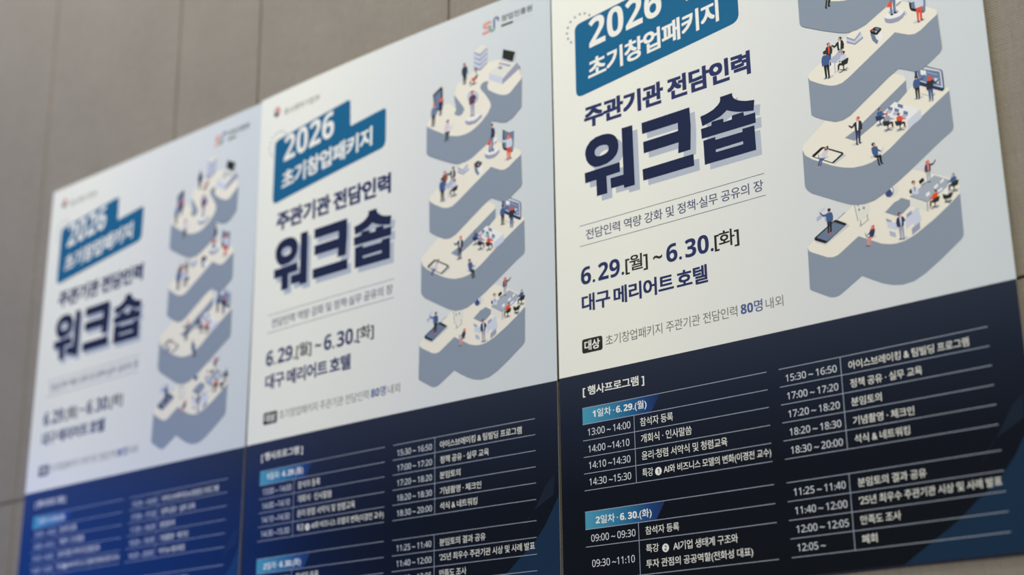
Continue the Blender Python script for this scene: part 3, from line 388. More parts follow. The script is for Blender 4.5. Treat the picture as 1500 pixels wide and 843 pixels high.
["hair",[[[0.6646,0.6086],[0.6651,0.6067],[0.6646,0.6052],[0.6634,0.6043],[0.6617,0.6043],[0.6597,0.6052],[0.6579,0.6067],[0.6566,0.6086],[0.6562,0.6105],[0.6566,0.6121],[0.6578,0.6129],[0.6595,0.6129],[0.6615,0.6121],[0.6633,0.6105]]]],
["skin",[[[0.6617,0.6082],[0.6619,0.6072],[0.6617,0.6065],[0.6611,0.6061],[0.6602,0.6061],[0.6592,0.6065],[0.6583,0.6072],[0.6577,0.6082],[0.6575,0.6092],[0.6577,0.6099],[0.6583,0.6104],[0.6592,0.6104],[0.6601,0.6099],[0.661,0.6092]]]]]],
["printed_person",1,[["shade",[[[0.7376,0.6181],[0.7366,0.6167],[0.7335,0.6157],[0.7291,0.6151],[0.7241,0.6151],[0.7195,0.6157],[0.7163,0.6167],[0.7151,0.6181],[0.7162,0.6194],[0.7192,0.6205],[0.7237,0.6211],[0.7287,0.6211],[0.7332,0.6205],[0.7364,0.6194]]]],
["navy",[[[0.7353,0.5911],[0.7297,0.5911],[0.7287,0.6164],[0.7292,0.6181],[0.7323,0.6181],[0.7336,0.6052]]]],
["navy",[[[0.7303,0.5911],[0.7241,0.5911],[0.7238,0.6052],[0.7232,0.6192],[0.7263,0.6192],[0.7277,0.6052]]]],
["ink",[[[0.7329,0.6167],[0.7293,0.6164],[0.7292,0.6185],[0.7322,0.6195],[0.7347,0.6193]]]],
["ink",[[[0.7267,0.6181],[0.7233,0.6178],[0.7229,0.6198],[0.7257,0.6209],[0.7285,0.6206]]]],
["ink2",[[[0.7262,0.5743],[0.7228,0.5743],[0.718,0.5799],[0.7115,0.5754],[0.7103,0.5777],[0.7172,0.5844],[0.7248,0.5799]]]],
["ink2",[[[0.738,0.5749],[0.7342,0.5721],[0.7275,0.5721],[0.7234,0.5749],[0.7231,0.5844],[0.7234,0.5928],[0.7358,0.5928],[0.7369,0.5844]]]],
["white",[[[0.7325,0.5721],[0.728,0.5721],[0.7276,0.5844],[0.728,0.5917],[0.7299,0.5917],[0.7314,0.5822]]]],
["ink2",[[[0.738,0.5749],[0.7395,0.5833],[0.738,0.5928],[0.7355,0.5928],[0.7366,0.5844],[0.7356,0.5766]]]],
["skin",[[[0.7383,0.5923],[0.7352,0.5923],[0.7357,0.5945],[0.7379,0.5945]]]],
["skin",[[[0.7327,0.5698],[0.7293,0.5698],[0.7291,0.5732],[0.7325,0.5732]]]],
["red",[[[0.7357,0.567],[0.7354,0.5654],[0.7344,0.564],[0.7328,0.5633],[0.7311,0.5633],[0.7295,0.564],[0.7283,0.5654],[0.7278,0.567],[0.7281,0.5687],[0.7291,0.57],[0.7306,0.5707],[0.7324,0.5707],[0.734,0.57],[0.7352,0.5687]]]],
["skin",[[[0.7323,0.5687],[0.7322,0.5674],[0.7315,0.5664],[0.7306,0.5659],[0.7294,0.5659],[0.7284,0.5664],[0.7276,0.5674],[0.7273,0.5687],[0.7275,0.57],[0.7281,0.571],[0.7291,0.5716],[0.7302,0.5716],[0.7313,0.571],[0.732,0.57]]]]]],
["printed_person",1,[["shade",[[[0.7691,0.6535],[0.7679,0.6522],[0.765,0.6512],[0.7609,0.6506],[0.7564,0.6506],[0.7525,0.6512],[0.7498,0.6522],[0.749,0.6535],[0.7501,0.6548],[0.7531,0.6558],[0.7572,0.6564],[0.7616,0.6564],[0.7656,0.6558],[0.7682,0.6548]]]],
["ink",[[[0.7566,0.65],[0.7625,0.649],[0.7703,0.6515],[0.7723,0.655],[0.773,0.6719],[0.7694,0.6719],[0.7672,0.6585],[0.7584,0.6565]]]],
["ink",[[[0.7621,0.654],[0.7656,0.654],[0.7676,0.6729],[0.7645,0.6729]]]],
["ink",[[[0.7644,0.6719],[0.7674,0.6719],[0.7703,0.6749],[0.7663,0.6749]]]],
["ink",[[[0.7692,0.6704],[0.7728,0.6704],[0.7761,0.6729],[0.7721,0.6734]]]],
["blue",[[[0.7532,0.6356],[0.7569,0.6331],[0.7619,0.6331],[0.7658,0.6356],[0.7665,0.645],[0.7665,0.653],[0.757,0.653],[0.7539,0.645]]]],
["blue",[[[0.7643,0.6356],[0.7681,0.642],[0.7731,0.646],[0.7724,0.648],[0.766,0.645],[0.7628,0.64]]]],
["pale",[[[0.7649,0.652],[0.7726,0.65],[0.7773,0.639],[0.7783,0.6395],[0.7749,0.6515],[0.7671,0.6535]]]],
["skin",[[[0.7577,0.6311],[0.7607,0.6311],[0.7611,0.6341],[0.7581,0.6341]]]],
["hair",[[[0.7621,0.6288],[0.7615,0.6272],[0.7603,0.6259],[0.7585,0.6252],[0.7568,0.6252],[0.7552,0.6259],[0.7543,0.6272],[0.7541,0.6288],[0.7547,0.6305],[0.756,0.6318],[0.7577,0.6325],[0.7595,0.6325],[0.761,0.6318],[0.762,0.6305]]]],
["skin",[[[0.7626,0.6303],[0.7622,0.6291],[0.7615,0.6282],[0.7605,0.6277],[0.7595,0.6277],[0.7586,0.6282],[0.7581,0.6291],[0.7581,0.6303],[0.7584,0.6315],[0.7592,0.6325],[0.7602,0.633],[0.7612,0.633],[0.762,0.6325],[0.7625,0.6315]]]]]],
["printed_desk",1,[["white",[[[0.782,0.5725],[0.809,0.5571],[0.8265,0.5676],[0.8561,0.5868],[0.8309,0.6027],[0.7946,0.581]]]],
["lavl",[[[0.831,0.6021],[0.8592,0.5878],[0.8591,0.6054],[0.8327,0.6177],[0.8299,0.6189]]]],
["cream",[[[0.7959,0.5814],[0.8309,0.6027],[0.83,0.6182],[0.7943,0.5976]]]],
["slate2",[[[0.7958,0.562],[0.8042,0.5673],[0.8028,0.5729],[0.7945,0.5683]]]],
["lav",[[[0.7882,0.5717],[0.7945,0.5683],[0.8028,0.5729],[0.7983,0.5775]]]],
["slate2",[[[0.8081,0.5692],[0.8166,0.5745],[0.8153,0.5807],[0.8069,0.5755]]]],
["lav",[[[0.8019,0.5813],[0.8068,0.5761],[0.8153,0.5811],[0.8101,0.5858]]]],
["slate2",[[[0.8152,0.5621],[0.8251,0.5685],[0.8244,0.5756],[0.8144,0.5692]]]],
["slate2",[[[0.8253,0.5799],[0.8337,0.5851],[0.8323,0.5919],[0.824,0.5867]]]],
["lav",[[[0.8183,0.5903],[0.8239,0.587],[0.8322,0.5922],[0.8263,0.596]]]]]],
["printed_seated_person",1,[["shade",[[[0.7874,0.5941],[0.7864,0.5927],[0.7834,0.5917],[0.7791,0.5911],[0.7742,0.5911],[0.7698,0.5917],[0.7667,0.5927],[0.7656,0.5941],[0.7666,0.5954],[0.7696,0.5965],[0.774,0.5971],[0.7788,0.5971],[0.7832,0.5965],[0.7863,0.5954]]]],
["navy",[[[0.7686,0.5923],[0.7697,0.5912],[0.7837,0.5959],[0.7826,0.597]]]],
["navy",[[[0.7832,0.5912],[0.7821,0.5905],[0.7692,0.5955],[0.7702,0.5966]]]],
["navy",[[[0.7751,0.585],[0.7772,0.585],[0.7769,0.5941],[0.7747,0.5941]]]],
["navy",[[[0.7745,0.5806],[0.7844,0.5792],[0.7872,0.5821],[0.7868,0.5908],[0.7839,0.5915],[0.7835,0.5836],[0.7743,0.585]]]],
["skin",[[[0.7839,0.5908],[0.7868,0.5905],[0.7889,0.5926],[0.786,0.5934]]]],
["blue",[[[0.7714,0.5683],[0.7748,0.5658],[0.7795,0.5661],[0.7823,0.5683],[0.7828,0.5741],[0.7806,0.5821],[0.7715,0.5821]]]],
["blue",[[[0.7812,0.5679],[0.784,0.5719],[0.7889,0.5748],[0.7892,0.5767],[0.7838,0.5756],[0.7803,0.5734]]]],
["skin",[[[0.7886,0.5747],[0.7907,0.5752],[0.7907,0.5763],[0.7889,0.5765]]]],
["navy",[[[0.7671,0.5759],[0.7686,0.5741],[0.7801,0.577],[0.7809,0.5836],[0.7779,0.5857],[0.7689,0.5843]]]],
["skin",[[[0.7759,0.564],[0.7785,0.564],[0.7783,0.5669],[0.7758,0.5669]]]],
["hair",[[[0.7802,0.5625],[0.7799,0.5612],[0.7791,0.5602],[0.7779,0.5597],[0.7765,0.5597],[0.7752,0.5602],[0.7743,0.5612],[0.774,0.5625],[0.7742,0.5638],[0.7751,0.5648],[0.7763,0.5653],[0.7776,0.5653],[0.7789,0.5648],[0.7798,0.5638]]]],
["skin",[[[0.7801,0.5634],[0.78,0.5625],[0.7796,0.5618],[0.7789,0.5615],[0.7782,0.5615],[0.7775,0.5618],[0.7771,0.5625],[0.7769,0.5634],[0.777,0.5643],[0.7774,0.565],[0.7781,0.5654],[0.7788,0.5654],[0.7794,0.565],[0.7799,0.5643]]]]]],
["printed_seated_person",1,[["shade",[[[0.803,0.6092],[0.8019,0.6078],[0.7987,0.6067],[0.7942,0.6061],[0.7892,0.6061],[0.7847,0.6067],[0.7816,0.6078],[0.7805,0.6092],[0.7816,0.6106],[0.7847,0.6117],[0.7893,0.6123],[0.7943,0.6123],[0.7988,0.6117],[0.8019,0.6106]]]],
["ink2",[[[0.7834,0.6073],[0.7846,0.6062],[0.7993,0.6111],[0.7982,0.6122]]]],
["ink2",[[[0.7985,0.6062],[0.7974,0.6055],[0.7842,0.6107],[0.7854,0.6119]]]],
["ink2",[[[0.7898,0.5998],[0.792,0.5998],[0.7921,0.6092],[0.7899,0.6092]]]],
["ink",[[[0.789,0.5953],[0.7991,0.5938],[0.8022,0.5968],[0.8022,0.6058],[0.7992,0.6066],[0.7984,0.5983],[0.789,0.5998]]]],
["skin",[[[0.7992,0.6058],[0.8022,0.6055],[0.8045,0.6077],[0.8015,0.6085]]]],
["lavd",[[[0.7851,0.5825],[0.7885,0.5799],[0.7934,0.5803],[0.7964,0.5825],[0.7972,0.5885],[0.7954,0.5968],[0.786,0.5968]]]],
["lavd",[[[0.7953,0.5821],[0.7983,0.5863],[0.8036,0.5893],[0.804,0.5912],[0.7984,0.59],[0.7946,0.5878]]]],
["skin",[[[0.8032,0.5891],[0.8055,0.5897],[0.8055,0.5908],[0.8036,0.591]]]],
["ink2",[[[0.7811,0.5904],[0.7825,0.5885],[0.7946,0.5916],[0.7958,0.5983],[0.7928,0.6006],[0.7834,0.5991]]]],
["skin",[[[0.7896,0.578],[0.7922,0.578],[0.7923,0.581],[0.7896,0.581]]]],
["red",[[[0.7939,0.5765],[0.7936,0.5752],[0.7927,0.5742],[0.7914,0.5736],[0.79,0.5736],[0.7887,0.5742],[0.7878,0.5752],[0.7875,0.5765],[0.7879,0.5778],[0.7887,0.5789],[0.79,0.5794],[0.7915,0.5794],[0.7927,0.5789],[0.7936,0.5778]]]],
["skin",[[[0.7939,0.5775],[0.7937,0.5766],[0.7933,0.5758],[0.7926,0.5754],[0.7918,0.5754],[0.7912,0.5758],[0.7907,0.5766],[0.7905,0.5775],[0.7907,0.5784],[0.7912,0.5791],[0.7919,0.5795],[0.7926,0.5795],[0.7933,0.5791],[0.7938,0.5784]]]]]],
["printed_seated_person",1,[["shade",[[[0.8273,0.616],[0.8261,0.6146],[0.8231,0.6135],[0.8186,0.6129],[0.8138,0.6129],[0.8094,0.6135],[0.8064,0.6146],[0.8053,0.616],[0.8064,0.6173],[0.8095,0.6184],[0.8139,0.619],[0.8188,0.619],[0.8232,0.6184],[0.8262,0.6173]]]],
["ink2",[[[0.8082,0.6141],[0.8093,0.613],[0.8237,0.6178],[0.8226,0.6189]]]],
["ink2",[[[0.8228,0.613],[0.8217,0.6123],[0.809,0.6174],[0.8101,0.6185]]]],
["ink2",[[[0.8142,0.6068],[0.8164,0.6068],[0.8166,0.616],[0.8145,0.616]]]],
["ink",[[[0.8134,0.6024],[0.8232,0.601],[0.8262,0.6039],[0.8264,0.6127],[0.8235,0.6134],[0.8226,0.6054],[0.8135,0.6068]]]],
["skin",[[[0.8235,0.6127],[0.8264,0.6123],[0.8287,0.6145],[0.8258,0.6152]]]],
["red",[[[0.8094,0.59],[0.8126,0.5874],[0.8173,0.5878],[0.8203,0.59],[0.8212,0.5958],[0.8196,0.6039],[0.8105,0.6039]]]],
["red",[[[0.8192,0.5896],[0.8223,0.5936],[0.8275,0.5966],[0.8279,0.5984],[0.8224,0.5973],[0.8186,0.5951]]]],
["skin",[[[0.8271,0.5964],[0.8293,0.5969],[0.8293,0.598],[0.8275,0.5982]]]],
["ink2",[[[0.8055,0.5977],[0.8069,0.5958],[0.8187,0.5988],[0.82,0.6054],[0.8172,0.6076],[0.808,0.6061]]]],
["skin",[[[0.8136,0.5856],[0.8162,0.5856],[0.8163,0.5885],[0.8137,0.5885]]]],
["ink",[[[0.8178,0.5841],[0.8175,0.5829],[0.8166,0.5818],[0.8153,0.5813],[0.8139,0.5813],[0.8127,0.5818],[0.8118,0.5829],[0.8116,0.5841],[0.8119,0.5854],[0.8128,0.5864],[0.8141,0.587],[0.8155,0.587],[0.8167,0.5864],[0.8175,0.5854]]]],
["skin",[[[0.8178,0.585],[0.8176,0.5842],[0.8172,0.5835],[0.8165,0.5831],[0.8157,0.5831],[0.8151,0.5835],[0.8147,0.5842],[0.8145,0.585],[0.8147,0.5859],[0.8152,0.5866],[0.8159,0.587],[0.8166,0.587],[0.8172,0.5866],[0.8177,0.5859]]]]]],
["printed_display_board",1,[["grey",[[[0.8627,0.5567],[0.8777,0.5657],[0.8866,0.5668],[0.8897,0.5644],[0.8907,0.5658],[0.8876,0.5689],[0.8787,0.5672],[0.8626,0.5578]]]],
["navy",[[[0.8713,0.5074],[0.8761,0.5049],[0.8783,0.5056],[0.9061,0.5218],[0.9085,0.525],[0.9092,0.5292],[0.909,0.5625],[0.9071,0.5648],[0.9037,0.5652],[0.8611,0.5396],[0.8549,0.5323],[0.855,0.509]]]],
["lavl",[[[0.8717,0.5087],[0.8765,0.5065],[0.9038,0.5222],[0.9067,0.5261],[0.9068,0.5595],[0.8896,0.5494],[0.8614,0.5309],[0.8592,0.5127]]]],
["slate2",[[[0.8596,0.5093],[0.8711,0.5091],[0.9034,0.5256],[0.9037,0.5545],[0.8887,0.5473],[0.8622,0.5289]]]],
["white",[[[0.8663,0.5092],[0.8774,0.5146],[0.8769,0.5249],[0.8661,0.5191]]]],
["lavl",[[[0.8918,0.5339],[0.8998,0.5383],[0.8998,0.5492],[0.8913,0.5441]]]],
["lav",[[[0.8793,0.5176],[0.8996,0.5301],[0.8994,0.5315],[0.8792,0.5191]]]]]],
["printed_person",1,[["shade",[[[0.8671,0.5642],[0.8662,0.5631],[0.8636,0.5622],[0.8597,0.5617],[0.8555,0.5617],[0.8516,0.5622],[0.8489,0.5631],[0.848,0.5642],[0.8489,0.5654],[0.8515,0.5663],[0.8554,0.5668],[0.8596,0.5668],[0.8635,0.5663],[0.8662,0.5654]]]],
["ink",[[[0.8518,0.5413],[0.8566,0.5413],[0.8557,0.5628],[0.8552,0.5642],[0.8525,0.5642],[0.8523,0.5532]]]],
["ink",[[[0.8561,0.5413],[0.8614,0.5413],[0.8607,0.5532],[0.8602,0.5652],[0.8575,0.5652],[0.8573,0.5532]]]],
["ink",[[[0.8521,0.563],[0.8552,0.5628],[0.8551,0.5646],[0.8525,0.5654],[0.8504,0.5653]]]],
["ink",[[[0.8573,0.5642],[0.8602,0.564],[0.8604,0.5657],[0.858,0.5666],[0.8556,0.5664]]]],
["blue",[[[0.8598,0.5269],[0.8631,0.5269],[0.8684,0.5269],[0.8743,0.5206],[0.8757,0.5221],[0.8693,0.5307],[0.8611,0.5317]]]],
["blue",[[[0.8507,0.5274],[0.8541,0.525],[0.8598,0.525],[0.8631,0.5274],[0.8627,0.5355],[0.8618,0.5427],[0.8513,0.5427],[0.851,0.5355]]]],
["blue",[[[0.8507,0.5274],[0.8488,0.5345],[0.8494,0.5427],[0.8515,0.5427],[0.8512,0.5355],[0.8526,0.5288]]]],
["skin",[[[0.8491,0.5422],[0.8518,0.5422],[0.8513,0.5441],[0.8494,0.5441]]]],
["skin",[[[0.8555,0.5231],[0.8584,0.5231],[0.8584,0.5259],[0.8555,0.5259]]]],
["hair",[[[0.8599,0.5206],[0.8596,0.5192],[0.8587,0.5181],[0.8574,0.5175],[0.8559,0.5175],[0.8545,0.5181],[0.8536,0.5192],[0.8532,0.5206],[0.8535,0.5221],[0.8544,0.5232],[0.8557,0.5238],[0.8572,0.5238],[0.8586,0.5232],[0.8595,0.5221]]]]]],
["printed_person",1,[["blue",[[[0.8772,0.5527],[0.8822,0.5527],[0.8811,0.5754],[0.8805,0.5769],[0.8778,0.5769],[0.8776,0.5653]]]],
["blue",[[[0.8817,0.5527],[0.8872,0.5527],[0.8864,0.5653],[0.8858,0.5779],[0.883,0.5779],[0.8829,0.5653]]]],
["grey",[[[0.8773,0.5756],[0.8806,0.5754],[0.8805,0.5773],[0.8777,0.5782],[0.8754,0.578]]]],
["grey",[[[0.8828,0.5769],[0.8858,0.5766],[0.886,0.5784],[0.8835,0.5794],[0.881,0.5792]]]],
["ink2",[[[0.8867,0.5376],[0.8897,0.5376],[0.8936,0.5426],[0.8997,0.5386],[0.9007,0.5406],[0.894,0.5466],[0.8875,0.5426]]]],
["ink2",[[[0.876,0.5381],[0.8797,0.5356],[0.8857,0.5356],[0.8892,0.5381],[0.8887,0.5466],[0.8877,0.5542],[0.8766,0.5542],[0.8763,0.5466]]]],
["ink2",[[[0.876,0.5381],[0.8741,0.5456],[0.8746,0.5542],[0.8769,0.5542],[0.8766,0.5466],[0.878,0.5396]]]],
["skin",[[[0.8744,0.5537],[0.8771,0.5537],[0.8766,0.5557],[0.8746,0.5557]]]],
["skin",[[[0.8812,0.5335],[0.8842,0.5335],[0.8842,0.5366],[0.8811,0.5366]]]],
["red",[[[0.8872,0.5328],[0.8868,0.5306],[0.8856,0.5289],[0.8839,0.5279],[0.8819,0.5279],[0.8801,0.5289],[0.8788,0.5306],[0.8783,0.5328],[0.8787,0.535],[0.8799,0.5367],[0.8816,0.5377],[0.8836,0.5377],[0.8854,0.5367],[0.8867,0.535]]]]]],
["printed_book_stack",2,[["lavl",[[[0.7225,0.3906],[0.7393,0.401],[0.7527,0.3894],[0.7583,0.4048],[0.7399,0.4142],[0.7224,0.4037]]]],
["lavd",[[[0.7229,0.3907],[0.7392,0.4024],[0.7533,0.3907],[0.754,0.3945],[0.7395,0.4067],[0.7232,0.3954]]]],
["lavd",[[[0.7228,0.3996],[0.7392,0.4101],[0.7568,0.4025],[0.7582,0.4065],[0.7399,0.4146],[0.723,0.4049]]]]]],
["printed_watch",2,[["shade",[[[0.7808,0.4258],[0.8,0.4227],[0.7986,0.4194],[0.7843,0.4249]]]],
["slate2",[[[0.7733,0.4022],[0.7764,0.4173],[0.784,0.4276],[0.7927,0.4278],[0.785,0.4175],[0.7819,0.4066]]]],
["white",[[[0.7876,0.4086],[0.7948,0.4052],[0.7992,0.4137],[0.7984,0.4221],[0.7917,0.4275],[0.7858,0.4275],[0.791,0.4196]]]],
["ink",[[[0.7732,0.3952],[0.7833,0.3913],[0.7874,0.3921],[0.7966,0.3978],[0.7973,0.4015],[0.7883,0.4088],[0.7848,0.4087],[0.7743,0.4022]]]],
["screen",[[[0.7837,0.3953],[0.7866,0.3939],[0.7938,0.3982],[0.79,0.4011]]]],
["red",[[[0.7759,0.3968],[0.7788,0.3954],[0.7821,0.3976],[0.7791,0.3997]]]],
["lav",[[[0.7825,0.3998],[0.7861,0.3993],[0.7886,0.4019],[0.7849,0.4042]]]]]],
["printed_table",2,[["white",[[[0.6802,0.4323],[0.6934,0.4367],[0.6928,0.4608],[0.6882,0.4593],[0.6906,0.4405],[0.681,0.4499]]]],
["lavd",[[[0.6925,0.4372],[0.6941,0.4377],[0.6932,0.4601],[0.6916,0.4604]]]],
["lav",[[[0.6797,0.4289],[0.7014,0.4173],[0.7127,0.4243],[0.6941,0.4377]]]],
["white",[[[0.6926,0.4183],[0.6997,0.4191],[0.7009,0.4234],[0.6929,0.4239]]]]]],
["printed_person",2,[["ink2",[[[0.6776,0.4144],[0.6825,0.4144],[0.6808,0.4365],[0.6803,0.4379],[0.6776,0.4379],[0.6777,0.4267]]]],
["ink2",[[[0.682,0.4144],[0.6874,0.4144],[0.6863,0.4267],[0.6854,0.4389],[0.6827,0.4389],[0.6828,0.4267]]]],
["ink",[[[0.6772,0.4367],[0.6804,0.4365],[0.6803,0.4383],[0.6775,0.4391],[0.6753,0.439]]]],
["ink",[[[0.6825,0.4379],[0.6854,0.4377],[0.6856,0.4394],[0.6831,0.4404],[0.6806,0.4401]]]],
["ink2",[[[0.6769,0.4003],[0.6804,0.3978],[0.6863,0.3978],[0.6896,0.4003],[0.6889,0.4086],[0.6878,0.4159],[0.677,0.4159],[0.6769,0.4086]]]],
["orange",[[[0.6819,0.3978],[0.6858,0.3978],[0.685,0.4086],[0.6839,0.4149],[0.6822,0.4149],[0.6819,0.4066]]]],
["ink2",[[[0.6769,0.4003],[0.6748,0.4076],[0.6751,0.4159],[0.6773,0.4159],[0.6772,0.4086],[0.6788,0.4017]]]],
["skin",[[[0.6749,0.4154],[0.6775,0.4154],[0.677,0.4174],[0.675,0.4174]]]],
["ink2",[[[0.6896,0.4003],[0.6909,0.4076],[0.6898,0.4159],[0.6876,0.4159],[0.6884,0.4086],[0.6876,0.4017]]]],
["skin",[[[0.69,0.4154],[0.6873,0.4154],[0.6877,0.4174],[0.6897,0.4174]]]],
["skin",[[[0.682,0.3959],[0.685,0.3959],[0.6848,0.3988],[0.6819,0.3988]]]],
["hairr",[[[0.6866,0.3934],[0.6863,0.392],[0.6854,0.3908],[0.6841,0.3902],[0.6825,0.3902],[0.6811,0.3908],[0.6801,0.392],[0.6797,0.3934],[0.68,0.3949],[0.6808,0.396],[0.6822,0.3967],[0.6837,0.3967],[0.6851,0.396],[0.6861,0.3949]]]],
["skin",[[[0.6868,0.3949],[0.6867,0.3938],[0.6861,0.3929],[0.6852,0.3924],[0.6843,0.3924],[0.6834,0.3929],[0.6827,0.3938],[0.6824,0.3949],[0.6826,0.396],[0.6831,0.3969],[0.684,0.3974],[0.685,0.3974],[0.6859,0.3969],[0.6865,0.396]]]]]],
["printed_person",2,[["lavd",[[[0.713,0.4119],[0.7077,0.4119],[0.7074,0.4354],[0.7079,0.437],[0.7108,0.437],[0.7117,0.4249]]]],
["lavd",[[[0.7083,0.4119],[0.7025,0.4119],[0.7026,0.4249],[0.7024,0.438],[0.7052,0.438],[0.7062,0.4249]]]],
["ink",[[[0.7113,0.4356],[0.7079,0.4354],[0.7079,0.4374],[0.7107,0.4383],[0.7131,0.4381]]]],
["ink",[[[0.7055,0.437],[0.7024,0.4367],[0.7021,0.4385],[0.7046,0.4396],[0.7073,0.4393]]]],
["inkg",[[[0.7041,0.3962],[0.701,0.3962],[0.6966,0.4015],[0.6905,0.3973],[0.6894,0.3994],[0.696,0.4056],[0.7029,0.4015]]]],
["inkg",[[[0.7151,0.3968],[0.7115,0.3942],[0.7053,0.3942],[0.7015,0.3968],[0.7015,0.4056],[0.7019,0.4135],[0.7134,0.4135],[0.7143,0.4056]]]],
["white",[[[0.71,0.3942],[0.7058,0.3942],[0.7056,0.4056],[0.7062,0.4124],[0.708,0.4124],[0.7091,0.4036]]]],
["inkg",[[[0.7151,0.3968],[0.7166,0.4046],[0.7155,0.4135],[0.7132,0.4135],[0.714,0.4056],[0.7129,0.3983]]]],
["skin",[[[0.7158,0.4129],[0.7129,0.4129],[0.7134,0.415],[0.7155,0.415]]]],
["skin",[[[0.71,0.3921],[0.7069,0.3921],[0.7068,0.3952],[0.7099,0.3952]]]],
["hair",[[[0.7127,0.3895],[0.7124,0.3879],[0.7115,0.3867],[0.71,0.386],[0.7084,0.386],[0.7069,0.3867],[0.7058,0.3879],[0.7054,0.3895],[0.7057,0.391],[0.7067,0.3922],[0.7081,0.3929],[0.7098,0.3929],[0.7113,0.3922],[0.7123,0.391]]]],
["skin",[[[0.7097,0.391],[0.7095,0.3898],[0.7089,0.3889],[0.708,0.3884],[0.7069,0.3884],[0.706,0.3889],[0.7053,0.3898],[0.705,0.391],[0.7052,0.3922],[0.7058,0.3931],[0.7067,0.3937],[0.7078,0.3937],[0.7087,0.3931],[0.7094,0.3922]]]]]],
["printed_table_top",2,[["lav",[[[0.6795,0.4305],[0.7014,0.4181],[0.7127,0.4251],[0.694,0.4384]]]]]],
["printed_person",2,[["shade",[[[0.6896,0.4634],[0.6884,0.462],[0.6851,0.4608],[0.6802,0.4602],[0.6748,0.4602],[0.67,0.4608],[0.6667,0.462],[0.6655,0.4634],[0.6667,0.4648],[0.6701,0.466],[0.675,0.4666],[0.6803,0.4666],[0.6852,0.466],[0.6885,0.4648]]]],
["ink",[[[0.6692,0.4345],[0.6752,0.4345],[0.6751,0.4616],[0.6746,0.4634],[0.6713,0.4634],[0.6704,0.4495]]]],
["ink",[[[0.6746,0.4345],[0.6812,0.4345],[0.6809,0.4495],[0.6809,0.4646],[0.6776,0.4646],[0.6767,0.4495]]]],
["ink",[[[0.6706,0.4619],[0.6745,0.4616],[0.6746,0.4639],[0.6713,0.4649],[0.6686,0.4647]]]],
["ink",[[[0.6773,0.4634],[0.6809,0.4631],[0.6812,0.4652],[0.6783,0.4664],[0.6752,0.4661]]]],
["blue",[[[0.6797,0.4164],[0.6833,0.417],[0.6865,0.426],[0.6787,0.4296],[0.6781,0.4272],[0.6828,0.4242]]]],
["blue",[[[0.667,0.417],[0.6712,0.4139],[0.6784,0.4139],[0.6827,0.417],[0.6826,0.4272],[0.6819,0.4363],[0.6686,0.4363],[0.6678,0.4272]]]],
["blue",[[[0.667,0.417],[0.6651,0.426],[0.6662,0.4363],[0.6689,0.4363],[0.6681,0.4272],[0.6695,0.4188]]]],
["skin",[[[0.6659,0.4357],[0.6692,0.4357],[0.6686,0.4381],[0.6662,0.4381]]]],
["skin",[[[0.6729,0.4115],[0.6765,0.4115],[0.6766,0.4152],[0.673,0.4152]]]],
["hair",[[[0.6783,0.4085],[0.6778,0.4067],[0.6766,0.4053],[0.6749,0.4045],[0.6731,0.4045],[0.6714,0.4053],[0.6702,0.4067],[0.6699,0.4085],[0.6703,0.4103],[0.6715,0.4117],[0.6732,0.4125],[0.6751,0.4125],[0.6768,0.4117],[0.6779,0.4103]]]]]],
["printed_seated_person",2,[["shade",[[[0.7232,0.4592],[0.722,0.4576],[0.7185,0.4563],[0.7134,0.4556],[0.7076,0.4556],[0.7024,0.4563],[0.6987,0.4576],[0.6974,0.4592],[0.6985,0.4607],[0.702,0.462],[0.7072,0.4627],[0.7129,0.4627],[0.7181,0.462],[0.7218,0.4607]]]],
["inkg",[[[0.7199,0.457],[0.7187,0.4557],[0.7015,0.4613],[0.7027,0.4626]]]],
["inkg",[[[0.7027,0.4557],[0.7041,0.4548],[0.7188,0.4609],[0.7174,0.4622]]]],
["inkg",[[[0.7131,0.4484],[0.7105,0.4484],[0.7098,0.4592],[0.7124,0.4592]]]],
["ink",[[[0.7143,0.4432],[0.7028,0.4415],[0.6991,0.445],[0.6985,0.4553],[0.7018,0.4561],[0.7033,0.4467],[0.714,0.4484]]]],
["skin",[[[0.7019,0.4553],[0.6985,0.4548],[0.6957,0.4574],[0.6991,0.4583]]]],
["lavl",[[[0.7195,0.4286],[0.7158,0.4256],[0.7102,0.426],[0.7066,0.4286],[0.7053,0.4355],[0.7069,0.445],[0.7176,0.445]]]],
["lavl",[[[0.7079,0.4282],[0.7042,0.4329],[0.6979,0.4364],[0.6974,0.4385],[0.7039,0.4372],[0.7084,0.4346]]]],
["skin",[[[0.6984,0.4361],[0.6957,0.4368],[0.6956,0.4381],[0.6978,0.4383]]]],
["inkg",[[[0.7237,0.4376],[0.7221,0.4355],[0.7081,0.4389],[0.7063,0.4467],[0.7096,0.4493],[0.7205,0.4475]]]],
["skin",[[[0.7147,0.4235],[0.7117,0.4235],[0.7114,0.4269],[0.7145,0.4269]]]],
["ink",[[[0.7171,0.4217],[0.7169,0.4203],[0.7159,0.419],[0.7145,0.4184],[0.7129,0.4184],[0.7114,0.419],[0.7103,0.4203],[0.7098,0.4217],[0.7101,0.4232],[0.711,0.4244],[0.7125,0.4251],[0.7141,0.4251],[0.7156,0.4244],[0.7167,0.4232]]]],
["skin",[[[0.7136,0.4228],[0.7135,0.4218],[0.713,0.421],[0.7123,0.4205],[0.7114,0.4205],[0.7106,0.421],[0.71,0.4218],[0.7097,0.4228],[0.7099,0.4238],[0.7104,0.4247],[0.7111,0.4251],[0.712,0.4251],[0.7128,0.4247],[0.7134,0.4238]]]]]],
["printed_pedestal",2,[["shade",[[[0.8071,0.3856],[0.8505,0.3895],[0.8511,0.3839],[0.8471,0.379]]]],
